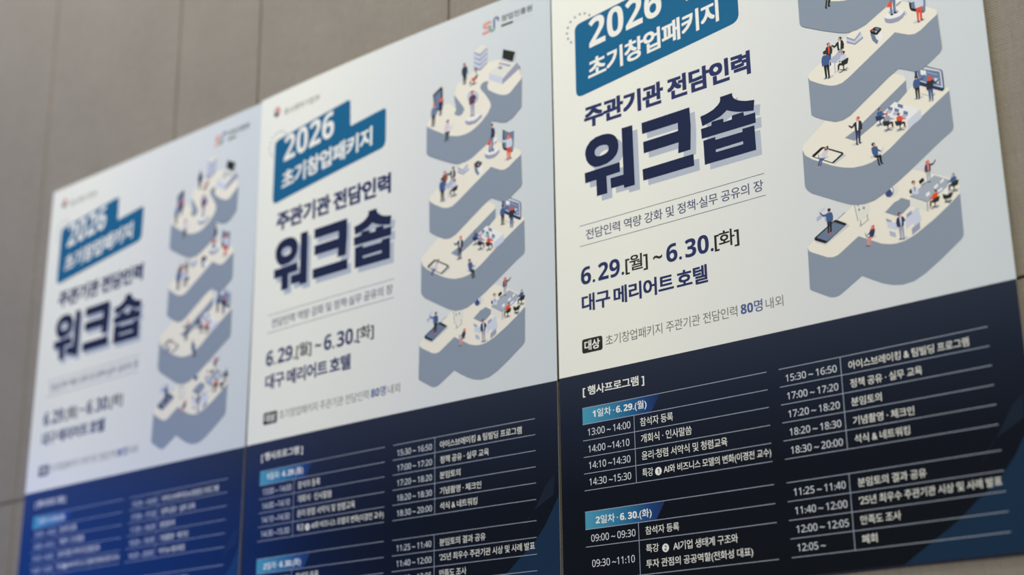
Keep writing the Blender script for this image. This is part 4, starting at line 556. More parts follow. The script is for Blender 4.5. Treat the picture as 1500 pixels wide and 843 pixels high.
["lavd",[[[0.8055,0.378],[0.8059,0.3863],[0.8083,0.3907],[0.8148,0.3944],[0.8215,0.3963],[0.8329,0.3965],[0.8423,0.3929],[0.8477,0.3862],[0.8472,0.3778],[0.829,0.3783]]]],
["white",[[[0.805,0.3778],[0.8113,0.3719],[0.8218,0.3698],[0.8366,0.3705],[0.8452,0.3748],[0.8473,0.3785],[0.8456,0.3819],[0.8384,0.3863],[0.8281,0.3873],[0.8179,0.386],[0.8091,0.3822]]]],
["lav",[[[0.8359,0.3759],[0.8354,0.3775],[0.8336,0.3786],[0.8309,0.3793],[0.8276,0.3792],[0.8239,0.3786],[0.8204,0.3774],[0.8176,0.3758],[0.8156,0.374],[0.8149,0.3722],[0.8154,0.3706],[0.8171,0.3694],[0.8198,0.3688],[0.8232,0.3688],[0.8269,0.3695],[0.8303,0.3707],[0.8332,0.3723],[0.8351,0.3741]]]]]],
["printed_plinth",2,[["white",[[[0.8291,0.3538],[0.8401,0.3461],[0.8437,0.3556],[0.8399,0.36]]]],
["lavd",[[[0.8313,0.3604],[0.8426,0.3558],[0.8422,0.3597],[0.832,0.3648]]]]]],
["printed_person",2,[["slate2",[[[0.8319,0.3433],[0.825,0.3433],[0.8252,0.3744],[0.8259,0.3764],[0.8297,0.3764],[0.8306,0.3606]]]],
["slate2",[[[0.8257,0.3433],[0.8181,0.3433],[0.8185,0.3606],[0.8186,0.3778],[0.8224,0.3778],[0.8234,0.3606]]]],
["ink",[[[0.8304,0.3747],[0.8259,0.3744],[0.8259,0.377],[0.8297,0.3781],[0.8328,0.3779]]]],
["ink",[[[0.8228,0.3764],[0.8187,0.3761],[0.8183,0.3785],[0.8217,0.3799],[0.8252,0.3795]]]],
["navy",[[[0.8198,0.3227],[0.8156,0.3227],[0.81,0.3296],[0.8018,0.3241],[0.8004,0.3268],[0.8093,0.3351],[0.8183,0.3296]]]],
["navy",[[[0.8343,0.3234],[0.8295,0.3199],[0.8212,0.3199],[0.8163,0.3234],[0.8165,0.3351],[0.8174,0.3454],[0.8326,0.3454],[0.8334,0.3351]]]],
["navy",[[[0.8343,0.3234],[0.8365,0.3337],[0.8353,0.3454],[0.8322,0.3454],[0.833,0.3351],[0.8315,0.3254]]]],
["skin",[[[0.8357,0.3447],[0.8319,0.3447],[0.8325,0.3475],[0.8353,0.3475]]]],
["skin",[[[0.8275,0.3172],[0.8233,0.3172],[0.8233,0.3213],[0.8274,0.3213]]]],
["hair",[[[0.8309,0.3137],[0.8305,0.3117],[0.8292,0.3101],[0.8273,0.3092],[0.8251,0.3092],[0.8232,0.3101],[0.8218,0.3117],[0.8213,0.3137],[0.8217,0.3158],[0.8231,0.3174],[0.825,0.3183],[0.8271,0.3183],[0.8291,0.3174],[0.8304,0.3158]]]],
["skin",[[[0.827,0.3158],[0.8267,0.3142],[0.8259,0.313],[0.8246,0.3123],[0.8232,0.3123],[0.822,0.313],[0.8211,0.3142],[0.8208,0.3158],[0.8211,0.3173],[0.8219,0.3186],[0.8231,0.3193],[0.8245,0.3193],[0.8258,0.3186],[0.8267,0.3173]]]]]],
["printed_skirt",2,[["red",[[[0.8187,0.3494],[0.8243,0.3508],[0.8231,0.3627],[0.8114,0.3585]]]]]],
["printed_phone",2,[["slate2",[[[0.8594,0.3462],[0.892,0.3456],[0.8887,0.394],[0.8856,0.3969],[0.8813,0.3959],[0.8623,0.3845]]]],
["ink",[[[0.8596,0.3334],[0.8578,0.3736],[0.8593,0.3811],[0.8622,0.385],[0.8824,0.3958],[0.8844,0.3925],[0.865,0.3802],[0.8619,0.3774],[0.8627,0.3358]]]],
["screen",[[[0.8627,0.3358],[0.8618,0.3785],[0.8818,0.3904],[0.8848,0.351]]]]]],
["printed_person",2,[["shade",[[[0.8869,0.4102],[0.8857,0.4087],[0.8822,0.4075],[0.8773,0.4068],[0.8717,0.4068],[0.8667,0.4075],[0.8633,0.4087],[0.862,0.4102],[0.8632,0.4116],[0.8667,0.4128],[0.8717,0.4135],[0.8772,0.4135],[0.8822,0.4128],[0.8856,0.4116]]]],
["red",[[[0.8829,0.3804],[0.8767,0.3804],[0.877,0.4083],[0.8776,0.4102],[0.881,0.4102],[0.8818,0.3959]]]],
["red",[[[0.8773,0.3804],[0.8705,0.3804],[0.8709,0.3959],[0.871,0.4114],[0.8744,0.4114],[0.8753,0.3959]]]],
["ink",[[[0.8816,0.4086],[0.8776,0.4083],[0.8776,0.4107],[0.881,0.4117],[0.8838,0.4115]]]],
["ink",[[[0.8748,0.4102],[0.871,0.4098],[0.8707,0.412],[0.8738,0.4133],[0.8769,0.4129]]]],
["lavl",[[[0.8732,0.3617],[0.8689,0.3617],[0.862,0.3617],[0.8547,0.3537],[0.8528,0.3555],[0.8607,0.3667],[0.8713,0.3679]]]],
["lavl",[[[0.885,0.3623],[0.8807,0.3592],[0.8732,0.3592],[0.8689,0.3623],[0.869,0.3729],[0.8698,0.3822],[0.8835,0.3822],[0.8842,0.3729]]]],
["lavl",[[[0.885,0.3623],[0.8871,0.3717],[0.886,0.3822],[0.8832,0.3822],[0.8839,0.3729],[0.8825,0.3642]]]],
["skin",[[[0.8863,0.3816],[0.8829,0.3816],[0.8835,0.3841],[0.886,0.3841]]]],
["skin",[[[0.8789,0.3568],[0.8751,0.3568],[0.8751,0.3605],[0.8788,0.3605]]]],
["red",[[[0.8825,0.3558],[0.882,0.3531],[0.8805,0.351],[0.8783,0.3498],[0.8759,0.3498],[0.8737,0.351],[0.8721,0.3531],[0.8716,0.3558],[0.8721,0.3585],[0.8736,0.3607],[0.8757,0.3619],[0.8781,0.3619],[0.8804,0.3607],[0.8819,0.3585]]]],
["skin",[[[0.8784,0.3555],[0.8782,0.3541],[0.8774,0.353],[0.8763,0.3524],[0.8751,0.3524],[0.8739,0.353],[0.8731,0.3541],[0.8729,0.3555],[0.8731,0.3569],[0.8739,0.358],[0.875,0.3587],[0.8762,0.3587],[0.8774,0.358],[0.8781,0.3569]]]]]],
["printed_book_stack",3,[["lavl",[[[0.7741,0.1103],[0.8088,0.1098],[0.8154,0.1119],[0.8128,0.1546],[0.795,0.1651],[0.7727,0.1488]]]],
["board",[[[0.773,0.1089],[0.7988,0.099],[0.815,0.1108],[0.7942,0.1195]]]],
["lavd",[[[0.7752,0.1106],[0.7931,0.122],[0.8136,0.1114],[0.8136,0.1161],[0.7935,0.1282],[0.7752,0.1144]]]],
["lavd",[[[0.7751,0.123],[0.793,0.1343],[0.8135,0.1236],[0.8135,0.1284],[0.7934,0.1405],[0.7751,0.1268]]]],
["lavd",[[[0.7751,0.1353],[0.7929,0.1466],[0.8134,0.1359],[0.8134,0.1406],[0.7933,0.1527],[0.775,0.1391]]]],
["lavd",[[[0.775,0.1476],[0.7928,0.1588],[0.8133,0.1482],[0.8132,0.1529],[0.7932,0.165],[0.7749,0.1514]]]]]],
["printed_computer",3,[["lavd",[[[0.8603,0.2065],[0.9035,0.177],[0.9139,0.1931],[0.8601,0.2195]]]],
["lavl",[[[0.8203,0.1795],[0.8603,0.2028],[0.8601,0.2195],[0.8201,0.1963]]]],
["board",[[[0.8203,0.1785],[0.8521,0.163],[0.9036,0.1761],[0.8625,0.2035]]]],
["lavl",[[[0.8602,0.127],[0.9008,0.1473],[0.8929,0.1746],[0.8566,0.155]]]],
["inkg",[[[0.8634,0.1312],[0.8986,0.1485],[0.8908,0.1721],[0.8599,0.1532]]]],
["lavd",[[[0.8511,0.1608],[0.8875,0.1795],[0.88,0.1809],[0.8489,0.1639]]]],
["grey",[[[0.8602,0.1776],[0.8598,0.1789],[0.8588,0.1798],[0.8572,0.1803],[0.8552,0.1801],[0.8531,0.1795],[0.8511,0.1784],[0.8495,0.177],[0.8485,0.1754],[0.8481,0.1739],[0.8485,0.1726],[0.8496,0.1717],[0.8512,0.1713],[0.8532,0.1714],[0.8553,0.1721],[0.8572,0.1732],[0.8588,0.1746],[0.8599,0.1761]]]]]],
["printed_person",3,[["inkg",[[[0.74,0.1575],[0.7456,0.1575],[0.7449,0.1822],[0.7443,0.1839],[0.7413,0.1839],[0.7408,0.1713]]]],
["inkg",[[[0.745,0.1575],[0.751,0.1575],[0.7504,0.1713],[0.7501,0.185],[0.747,0.185],[0.7466,0.1713]]]],
["ink",[[[0.7407,0.1825],[0.7443,0.1822],[0.7443,0.1843],[0.7413,0.1853],[0.7388,0.1851]]]],
["ink",[[[0.7468,0.1839],[0.7501,0.1836],[0.7503,0.1855],[0.7476,0.1867],[0.7448,0.1864]]]],
["navy",[[[0.7385,0.1416],[0.7423,0.1388],[0.749,0.1388],[0.7528,0.1416],[0.7525,0.1509],[0.7516,0.1592],[0.7395,0.1592],[0.739,0.1509]]]],
["navy",[[[0.7385,0.1416],[0.7365,0.1498],[0.7373,0.1592],[0.7398,0.1592],[0.7393,0.1509],[0.7407,0.1432]]]],
["skin",[[[0.737,0.1586],[0.74,0.1586],[0.7395,0.1608],[0.7373,0.1608]]]],
["navy",[[[0.7528,0.1416],[0.7547,0.1498],[0.7538,0.1592],[0.7513,0.1592],[0.7519,0.1509],[0.7506,0.1432]]]],
["skin",[[[0.7541,0.1586],[0.751,0.1586],[0.7516,0.1608],[0.7538,0.1608]]]],
["skin",[[[0.744,0.1366],[0.7473,0.1366],[0.7473,0.1399],[0.744,0.1399]]]],
["hair",[[[0.749,0.1338],[0.7486,0.1322],[0.7476,0.1309],[0.746,0.1302],[0.7443,0.1302],[0.7427,0.1309],[0.7417,0.1322],[0.7413,0.1338],[0.7417,0.1355],[0.7427,0.1368],[0.7442,0.1375],[0.746,0.1375],[0.7475,0.1368],[0.7486,0.1355]]]],
["skin",[[[0.7494,0.1355],[0.7491,0.1343],[0.7484,0.1333],[0.7474,0.1327],[0.7463,0.1327],[0.7453,0.1333],[0.7447,0.1343],[0.7444,0.1355],[0.7446,0.1367],[0.7453,0.1377],[0.7463,0.1383],[0.7474,0.1383],[0.7484,0.1377],[0.7491,0.1367]]]]]],
["printed_person",3,[["shade",[[[0.7845,0.1929],[0.7835,0.1914],[0.7802,0.1902],[0.7753,0.1895],[0.7697,0.1895],[0.7645,0.1902],[0.7609,0.1914],[0.7593,0.1929],[0.7603,0.1945],[0.7636,0.1957],[0.7685,0.1964],[0.7741,0.1964],[0.7793,0.1957],[0.783,0.1945]]]],
["inkg",[[[0.7815,0.1909],[0.7804,0.1896],[0.7632,0.195],[0.7642,0.1962]]]],
["inkg",[[[0.7649,0.1896],[0.7663,0.1888],[0.78,0.1946],[0.7785,0.1958]]]],
["inkg",[[[0.7758,0.1826],[0.7732,0.1826],[0.7715,0.1929],[0.774,0.1929]]]],
["inkg",[[[0.7774,0.1777],[0.7664,0.176],[0.7625,0.1793],[0.7608,0.1892],[0.764,0.19],[0.7664,0.181],[0.7766,0.1826]]]],
["skin",[[[0.7642,0.1892],[0.7609,0.1888],[0.758,0.1913],[0.7612,0.1921]]]],
["grey",[[[0.784,0.1636],[0.7807,0.1607],[0.7752,0.1611],[0.7714,0.1636],[0.7695,0.1702],[0.77,0.1793],[0.7805,0.1793]]]],
["grey",[[[0.7728,0.1632],[0.7686,0.1677],[0.7622,0.1711],[0.7614,0.1731],[0.7679,0.1719],[0.7725,0.1694]]]],
["skin",[[[0.7627,0.1708],[0.7601,0.1715],[0.7598,0.1727],[0.7619,0.1729]]]],
["inkg",[[[0.7871,0.1723],[0.7858,0.1702],[0.7719,0.1735],[0.7693,0.181],[0.7723,0.1834],[0.783,0.1818]]]],
["skin",[[[0.7798,0.1587],[0.7769,0.1587],[0.7763,0.162],[0.7793,0.162]]]],
["hair",[[[0.7824,0.157],[0.7823,0.1556],[0.7815,0.1544],[0.7802,0.1538],[0.7786,0.1538],[0.7771,0.1544],[0.7759,0.1556],[0.7753,0.157],[0.7754,0.1584],[0.7762,0.1596],[0.7775,0.1602],[0.7791,0.1602],[0.7806,0.1596],[0.7818,0.1584]]]],
["skin",[[[0.7789,0.158],[0.7789,0.157],[0.7785,0.1563],[0.7778,0.1558],[0.777,0.1558],[0.7761,0.1563],[0.7755,0.157],[0.7751,0.158],[0.7751,0.159],[0.7755,0.1598],[0.7762,0.1603],[0.777,0.1603],[0.7779,0.1598],[0.7785,0.159]]]]]],
["printed_table",3,[["board",[[[0.7523,0.1682],[0.7749,0.158],[0.7838,0.1721],[0.7613,0.1841]]]],
["red",[[[0.7669,0.1764],[0.7793,0.1764],[0.7781,0.1873],[0.7702,0.1859]]]]]],
["printed_screen",3,[["inkg",[[[0.6452,0.1828],[0.6724,0.1688],[0.6758,0.174],[0.6758,0.2304],[0.6505,0.2271]]]],
["slate2",[[[0.6497,0.1869],[0.6707,0.1766],[0.6714,0.2236],[0.6521,0.2235]]]],
["red",[[[0.6788,0.2079],[0.6784,0.2103],[0.6771,0.212],[0.6751,0.213],[0.6727,0.2132],[0.6701,0.2124],[0.6677,0.2108],[0.6657,0.2087],[0.6644,0.2061],[0.664,0.2035],[0.6644,0.2012],[0.6657,0.1995],[0.6677,0.1984],[0.6701,0.1983],[0.6727,0.1991],[0.6751,0.2007],[0.6771,0.2028],[0.6784,0.2054]]]]]],
["printed_person",3,[["inkg",[[[0.642,0.2359],[0.648,0.2359],[0.6452,0.2625],[0.6444,0.2642],[0.6412,0.2642],[0.6417,0.2506]]]],
["inkg",[[[0.6474,0.2359],[0.6539,0.2359],[0.6521,0.2506],[0.6505,0.2654],[0.6473,0.2654],[0.6479,0.2506]]]],
["ink",[[[0.6407,0.2627],[0.6446,0.2625],[0.6444,0.2647],[0.641,0.2657],[0.6384,0.2655]]]],
["ink",[[[0.6471,0.2642],[0.6506,0.2639],[0.6508,0.266],[0.6477,0.2672],[0.6448,0.2669]]]],
["slate2",[[[0.6417,0.2188],[0.6461,0.2158],[0.6532,0.2158],[0.6571,0.2188],[0.6559,0.2288],[0.6543,0.2377],[0.6413,0.2377],[0.6414,0.2288]]]],
["slate2",[[[0.6417,0.2188],[0.6389,0.2276],[0.6389,0.2377],[0.6416,0.2377],[0.6417,0.2288],[0.6439,0.2206]]]],
["skin",[[[0.6387,0.2371],[0.6419,0.2371],[0.6411,0.2394],[0.6388,0.2394]]]],
["slate2",[[[0.6571,0.2188],[0.6584,0.2276],[0.6567,0.2377],[0.654,0.2377],[0.6553,0.2288],[0.6545,0.2206]]]],
["skin",[[[0.657,0.2371],[0.6538,0.2371],[0.6542,0.2394],[0.6565,0.2394]]]],
["skin",[[[0.648,0.2135],[0.6516,0.2135],[0.6513,0.217],[0.6477,0.217]]]],
["red",[[[0.6536,0.2105],[0.6533,0.2088],[0.6523,0.2074],[0.6507,0.2066],[0.6489,0.2066],[0.6471,0.2074],[0.6459,0.2088],[0.6453,0.2105],[0.6456,0.2123],[0.6466,0.2137],[0.6482,0.2144],[0.6501,0.2144],[0.6518,0.2137],[0.6531,0.2123]]]]]],
["printed_person",3,[["navy",[[[0.6659,0.2218],[0.6703,0.2218],[0.6688,0.2413],[0.6683,0.2426],[0.6659,0.2426],[0.666,0.2327]]]],
["navy",[[[0.6698,0.2218],[0.6746,0.2218],[0.6736,0.2327],[0.6728,0.2435],[0.6704,0.2435],[0.6705,0.2327]]]],
["ink",[[[0.6655,0.2415],[0.6683,0.2413],[0.6683,0.243],[0.6658,0.2437],[0.6639,0.2436]]]],
["ink",[[[0.6702,0.2426],[0.6728,0.2424],[0.673,0.2439],[0.6708,0.2448],[0.6686,0.2446]]]],
["navy",[[[0.6653,0.2093],[0.6684,0.2071],[0.6736,0.2071],[0.6765,0.2093],[0.676,0.2167],[0.675,0.2231],[0.6654,0.2231],[0.6653,0.2167]]]],
["navy",[[[0.6653,0.2093],[0.6634,0.2158],[0.6637,0.2231],[0.6656,0.2231],[0.6655,0.2167],[0.667,0.2106]]]],
["skin",[[[0.6635,0.2227],[0.6659,0.2227],[0.6653,0.2245],[0.6636,0.2245]]]],
["navy",[[[0.6765,0.2093],[0.6777,0.2158],[0.6767,0.2231],[0.6747,0.2231],[0.6755,0.2167],[0.6747,0.2106]]]],
["skin",[[[0.6769,0.2227],[0.6745,0.2227],[0.6749,0.2245],[0.6766,0.2245]]]],
["skin",[[[0.6698,0.2054],[0.6724,0.2054],[0.6723,0.208],[0.6697,0.208]]]],
["red",[[[0.6738,0.2032],[0.6736,0.2019],[0.6728,0.2009],[0.6716,0.2004],[0.6703,0.2004],[0.669,0.2009],[0.6681,0.2019],[0.6678,0.2032],[0.668,0.2045],[0.6688,0.2055],[0.67,0.2061],[0.6713,0.2061],[0.6726,0.2055],[0.6735,0.2045]]]],
["skin",[[[0.6741,0.2045],[0.6739,0.2036],[0.6734,0.2028],[0.6727,0.2023],[0.6718,0.2023],[0.671,0.2028],[0.6704,0.2036],[0.6702,0.2045],[0.6703,0.2055],[0.6708,0.2063],[0.6716,0.2067],[0.6724,0.2067],[0.6733,0.2063],[0.6738,0.2055]]]]]],
["printed_person",3,[["inkg",[[[0.6827,0.289],[0.6897,0.2879],[0.6975,0.2907],[0.6984,0.2945],[0.6927,0.3132],[0.6888,0.3132],[0.6914,0.2984],[0.6823,0.2962]]]],
["inkg",[[[0.6874,0.2934],[0.6913,0.2934],[0.6863,0.3143],[0.683,0.3143]]]],
["ink",[[[0.6832,0.3132],[0.6866,0.3132],[0.6887,0.3165],[0.6842,0.3165]]]],
["ink",[[[0.6892,0.3116],[0.6931,0.3116],[0.6959,0.3143],[0.6913,0.3149]]]],
["pinkl",[[[0.6845,0.2731],[0.6895,0.2704],[0.6951,0.2704],[0.6985,0.2731],[0.6957,0.2836],[0.6927,0.2923],[0.682,0.2923],[0.6817,0.2836]]]],
["pinkl",[[[0.6968,0.2731],[0.6986,0.2803],[0.7028,0.2847],[0.7012,0.2868],[0.6951,0.2836],[0.6935,0.2781]]]],
["pale",[[[0.6913,0.2913],[0.7007,0.289],[0.71,0.277],[0.711,0.2775],[0.7026,0.2907],[0.6931,0.2929]]]],
["skin",[[[0.6911,0.2682],[0.6945,0.2682],[0.6938,0.2715],[0.6904,0.2715]]]],
["hair",[[[0.697,0.2657],[0.6969,0.2639],[0.696,0.2625],[0.6943,0.2617],[0.6923,0.2617],[0.6904,0.2625],[0.6888,0.2639],[0.688,0.2657],[0.6881,0.2675],[0.689,0.2689],[0.6906,0.2697],[0.6926,0.2697],[0.6946,0.2689],[0.6962,0.2675]]]],
["skin",[[[0.6969,0.2674],[0.6969,0.2661],[0.6965,0.265],[0.6956,0.2644],[0.6944,0.2644],[0.6933,0.265],[0.6924,0.2661],[0.6918,0.2674],[0.6918,0.2687],[0.6923,0.2697],[0.6932,0.2703],[0.6943,0.2703],[0.6955,0.2697],[0.6964,0.2687]]]]]],
["printed_pedestal",3,[["lavd",[[[0.7468,0.2793],[0.7726,0.288],[0.7966,0.2762],[0.7982,0.2846],[0.7789,0.2952],[0.7596,0.2951],[0.7483,0.2879]]]],
["white",[[[0.7468,0.2793],[0.7598,0.2723],[0.7855,0.273],[0.7966,0.2767],[0.7822,0.2854],[0.7597,0.2857]]]]]],
["printed_halo",3,[["lav",[[[0.788,0.2307],[0.787,0.2361],[0.7841,0.2403],[0.7796,0.2427],[0.7741,0.2431],[0.7683,0.2414],[0.7629,0.2378],[0.7584,0.2328],[0.7555,0.2268],[0.7545,0.2208],[0.7556,0.2154],[0.7585,0.2112],[0.763,0.2088],[0.7685,0.2084],[0.7744,0.2101],[0.7798,0.2138],[0.7842,0.2188],[0.7871,0.2247]]]],
["lavl",[[[0.7836,0.228],[0.7828,0.232],[0.7807,0.235],[0.7774,0.2367],[0.7734,0.237],[0.7691,0.2358],[0.7652,0.2331],[0.7619,0.2295],[0.7598,0.2252],[0.7591,0.2208],[0.7598,0.2168],[0.762,0.2138],[0.7653,0.2121],[0.7693,0.2118],[0.7736,0.2131],[0.7775,0.2157],[0.7808,0.2194],[0.7829,0.2237]]]]]],
["printed_person",3,[["lavd",[[[0.7631,0.2414],[0.7696,0.2414],[0.7688,0.2705],[0.7681,0.2724],[0.7646,0.2724],[0.764,0.2576]]]],
["lavd",[[[0.769,0.2414],[0.7761,0.2414],[0.7753,0.2576],[0.7749,0.2737],[0.7713,0.2737],[0.7708,0.2576]]]],
["ink",[[[0.7639,0.2708],[0.7681,0.2705],[0.7681,0.2729],[0.7645,0.274],[0.7617,0.2738]]]],
["ink",[[[0.771,0.2724],[0.7749,0.2721],[0.7752,0.2743],[0.772,0.2756],[0.7687,0.2753]]]],
["wine",[[[0.7749,0.222],[0.7788,0.2227],[0.7819,0.2324],[0.7735,0.2362],[0.7729,0.2336],[0.7781,0.2304]]]],
["wine",[[[0.7613,0.2227],[0.7659,0.2194],[0.7736,0.2194],[0.7781,0.2227],[0.7777,0.2336],[0.7767,0.2433],[0.7625,0.2433],[0.7619,0.2336]]]],
["wine",[[[0.7613,0.2227],[0.759,0.2324],[0.7599,0.2433],[0.7628,0.2433],[0.7622,0.2336],[0.7639,0.2246]]]],
["skin",[[[0.7596,0.2427],[0.7631,0.2427],[0.7625,0.2453],[0.7599,0.2453]]]],
["skin",[[[0.7678,0.2168],[0.7717,0.2168],[0.7717,0.2207],[0.7678,0.2207]]]],
["hairr",[[[0.7736,0.2136],[0.7732,0.2117],[0.772,0.2102],[0.7702,0.2093],[0.7681,0.2093],[0.7663,0.2102],[0.7651,0.2117],[0.7646,0.2136],[0.765,0.2155],[0.7663,0.2171],[0.7681,0.2179],[0.7701,0.2179],[0.7719,0.2171],[0.7732,0.2155]]]],
["skin",[[[0.7741,0.2156],[0.7738,0.2141],[0.773,0.2129],[0.7719,0.2123],[0.7705,0.2123],[0.7694,0.2129],[0.7686,0.2141],[0.7683,0.2156],[0.7685,0.217],[0.7693,0.2182],[0.7705,0.2188],[0.7718,0.2188],[0.773,0.2182],[0.7738,0.217]]]]]]],"HEAD":[[[[0.0835,0.4594],[0.0846,0.4505],[0.0881,0.4422],[0.0976,0.4322],[0.1136,0.426],[0.1332,0.4252],[0.1435,0.4266],[0.1512,0.429],[0.1588,0.433],[0.1662,0.44],[0.1709,0.4493],[0.1726,0.4582],[0.1723,0.4672],[0.1699,0.4756],[0.1658,0.4823],[0.1565,0.4899],[0.1408,0.4958],[0.1227,0.4972],[0.1124,0.496],[0.1059,0.494],[0.0983,0.4892],[0.0915,0.4818],[0.0865,0.4735]],[[0.1092,0.462],[0.1096,0.4579],[0.1126,0.4533],[0.1206,0.4496],[0.131,0.4498],[0.14,0.4516],[0.1445,0.455],[0.1464,0.4599],[0.1459,0.4654],[0.1424,0.4697],[0.1353,0.4722],[0.1262,0.4736],[0.1184,0.4726],[0.1133,0.4704],[0.1103,0.4669]]],[[[0.0808,0.5022],[0.1739,0.5015],[0.1742,0.5241],[0.1385,0.5245],[0.1395,0.5641],[0.1117,0.5641],[0.1113,0.5259],[0.0819,0.5264]]],[[[0.1822,0.4252],[0.2102,0.4259],[0.2107,0.564],[0.1832,0.5638],[0.1825,0.5565],[0.1495,0.556],[0.1484,0.5324],[0.1827,0.5327]]],[[[0.2341,0.4283],[0.3552,0.4282],[0.3564,0.4701],[0.3528,0.5231],[0.3221,0.5229],[0.3246,0.4989],[0.2367,0.4989],[0.2362,0.4728],[0.3244,0.473],[0.3251,0.4546],[0.2346,0.4539]]],[[[0.2316,0.5344],[0.3592,0.5347],[0.3598,0.5609],[0.2326,0.5603]]],[[[0.4301,0.4282],[0.4591,0.4279],[0.4594,0.4334],[0.4614,0.4388],[0.465,0.4434],[0.4712,0.4477],[0.4801,0.452],[0.4913,0.4557],[0.5098,0.4588],[0.5066,0.4815],[0.492,0.4789],[0.4784,0.4759],[0.4672,0.4725],[0.4559,0.468],[0.4447,0.462],[0.4375,0.4663],[0.429,0.4709],[0.4171,0.4738],[0.404,0.4764],[0.3842,0.4799],[0.3803,0.4573],[0.3983,0.455],[0.4127,0.4507],[0.4237,0.4442],[0.4287,0.4392],[0.4305,0.4342]]],[[[0.3803,0.4853],[0.4058,0.485],[0.4068,0.4768],[0.4349,0.4774],[0.435,0.4857],[0.4547,0.4858],[0.4553,0.4771],[0.4829,0.4775],[0.4839,0.4864],[0.5096,0.4867],[0.5095,0.5091],[0.3813,0.5075]]],[[[0.3845,0.5125],[0.4135,0.5125],[0.4135,0.5189],[0.4777,0.5199],[0.4777,0.5134],[0.5058,0.5139],[0.5064,0.5674],[0.385,0.5662]],[[0.4129,0.5403],[0.4774,0.5404],[0.4776,0.5469],[0.4129,0.5461]]]],"HSH":[0.0126,0.0136],"DOTS":[[0.0532,0.1758],[0.0453,0.1642],[0.0425,0.1502],[0.0457,0.1369],[0.0534,0.1248],[0.0659,0.1173],[0.0799,0.1144],[0.0934,0.1168],[0.1062,0.1257]],"FAC":[[[0.747,1.4126],[0.8501,1.3511],[0.8895,1.3199],[0.9354,1.2857],[0.9631,1.2536],[0.9789,1.2367]],[[0.899,1.2637],[0.9168,1.2369],[0.9377,1.2142],[0.9674,1.1683],[0.9899,1.1509],[0.9847,1.1936],[0.9308,1.2214]]]}''')

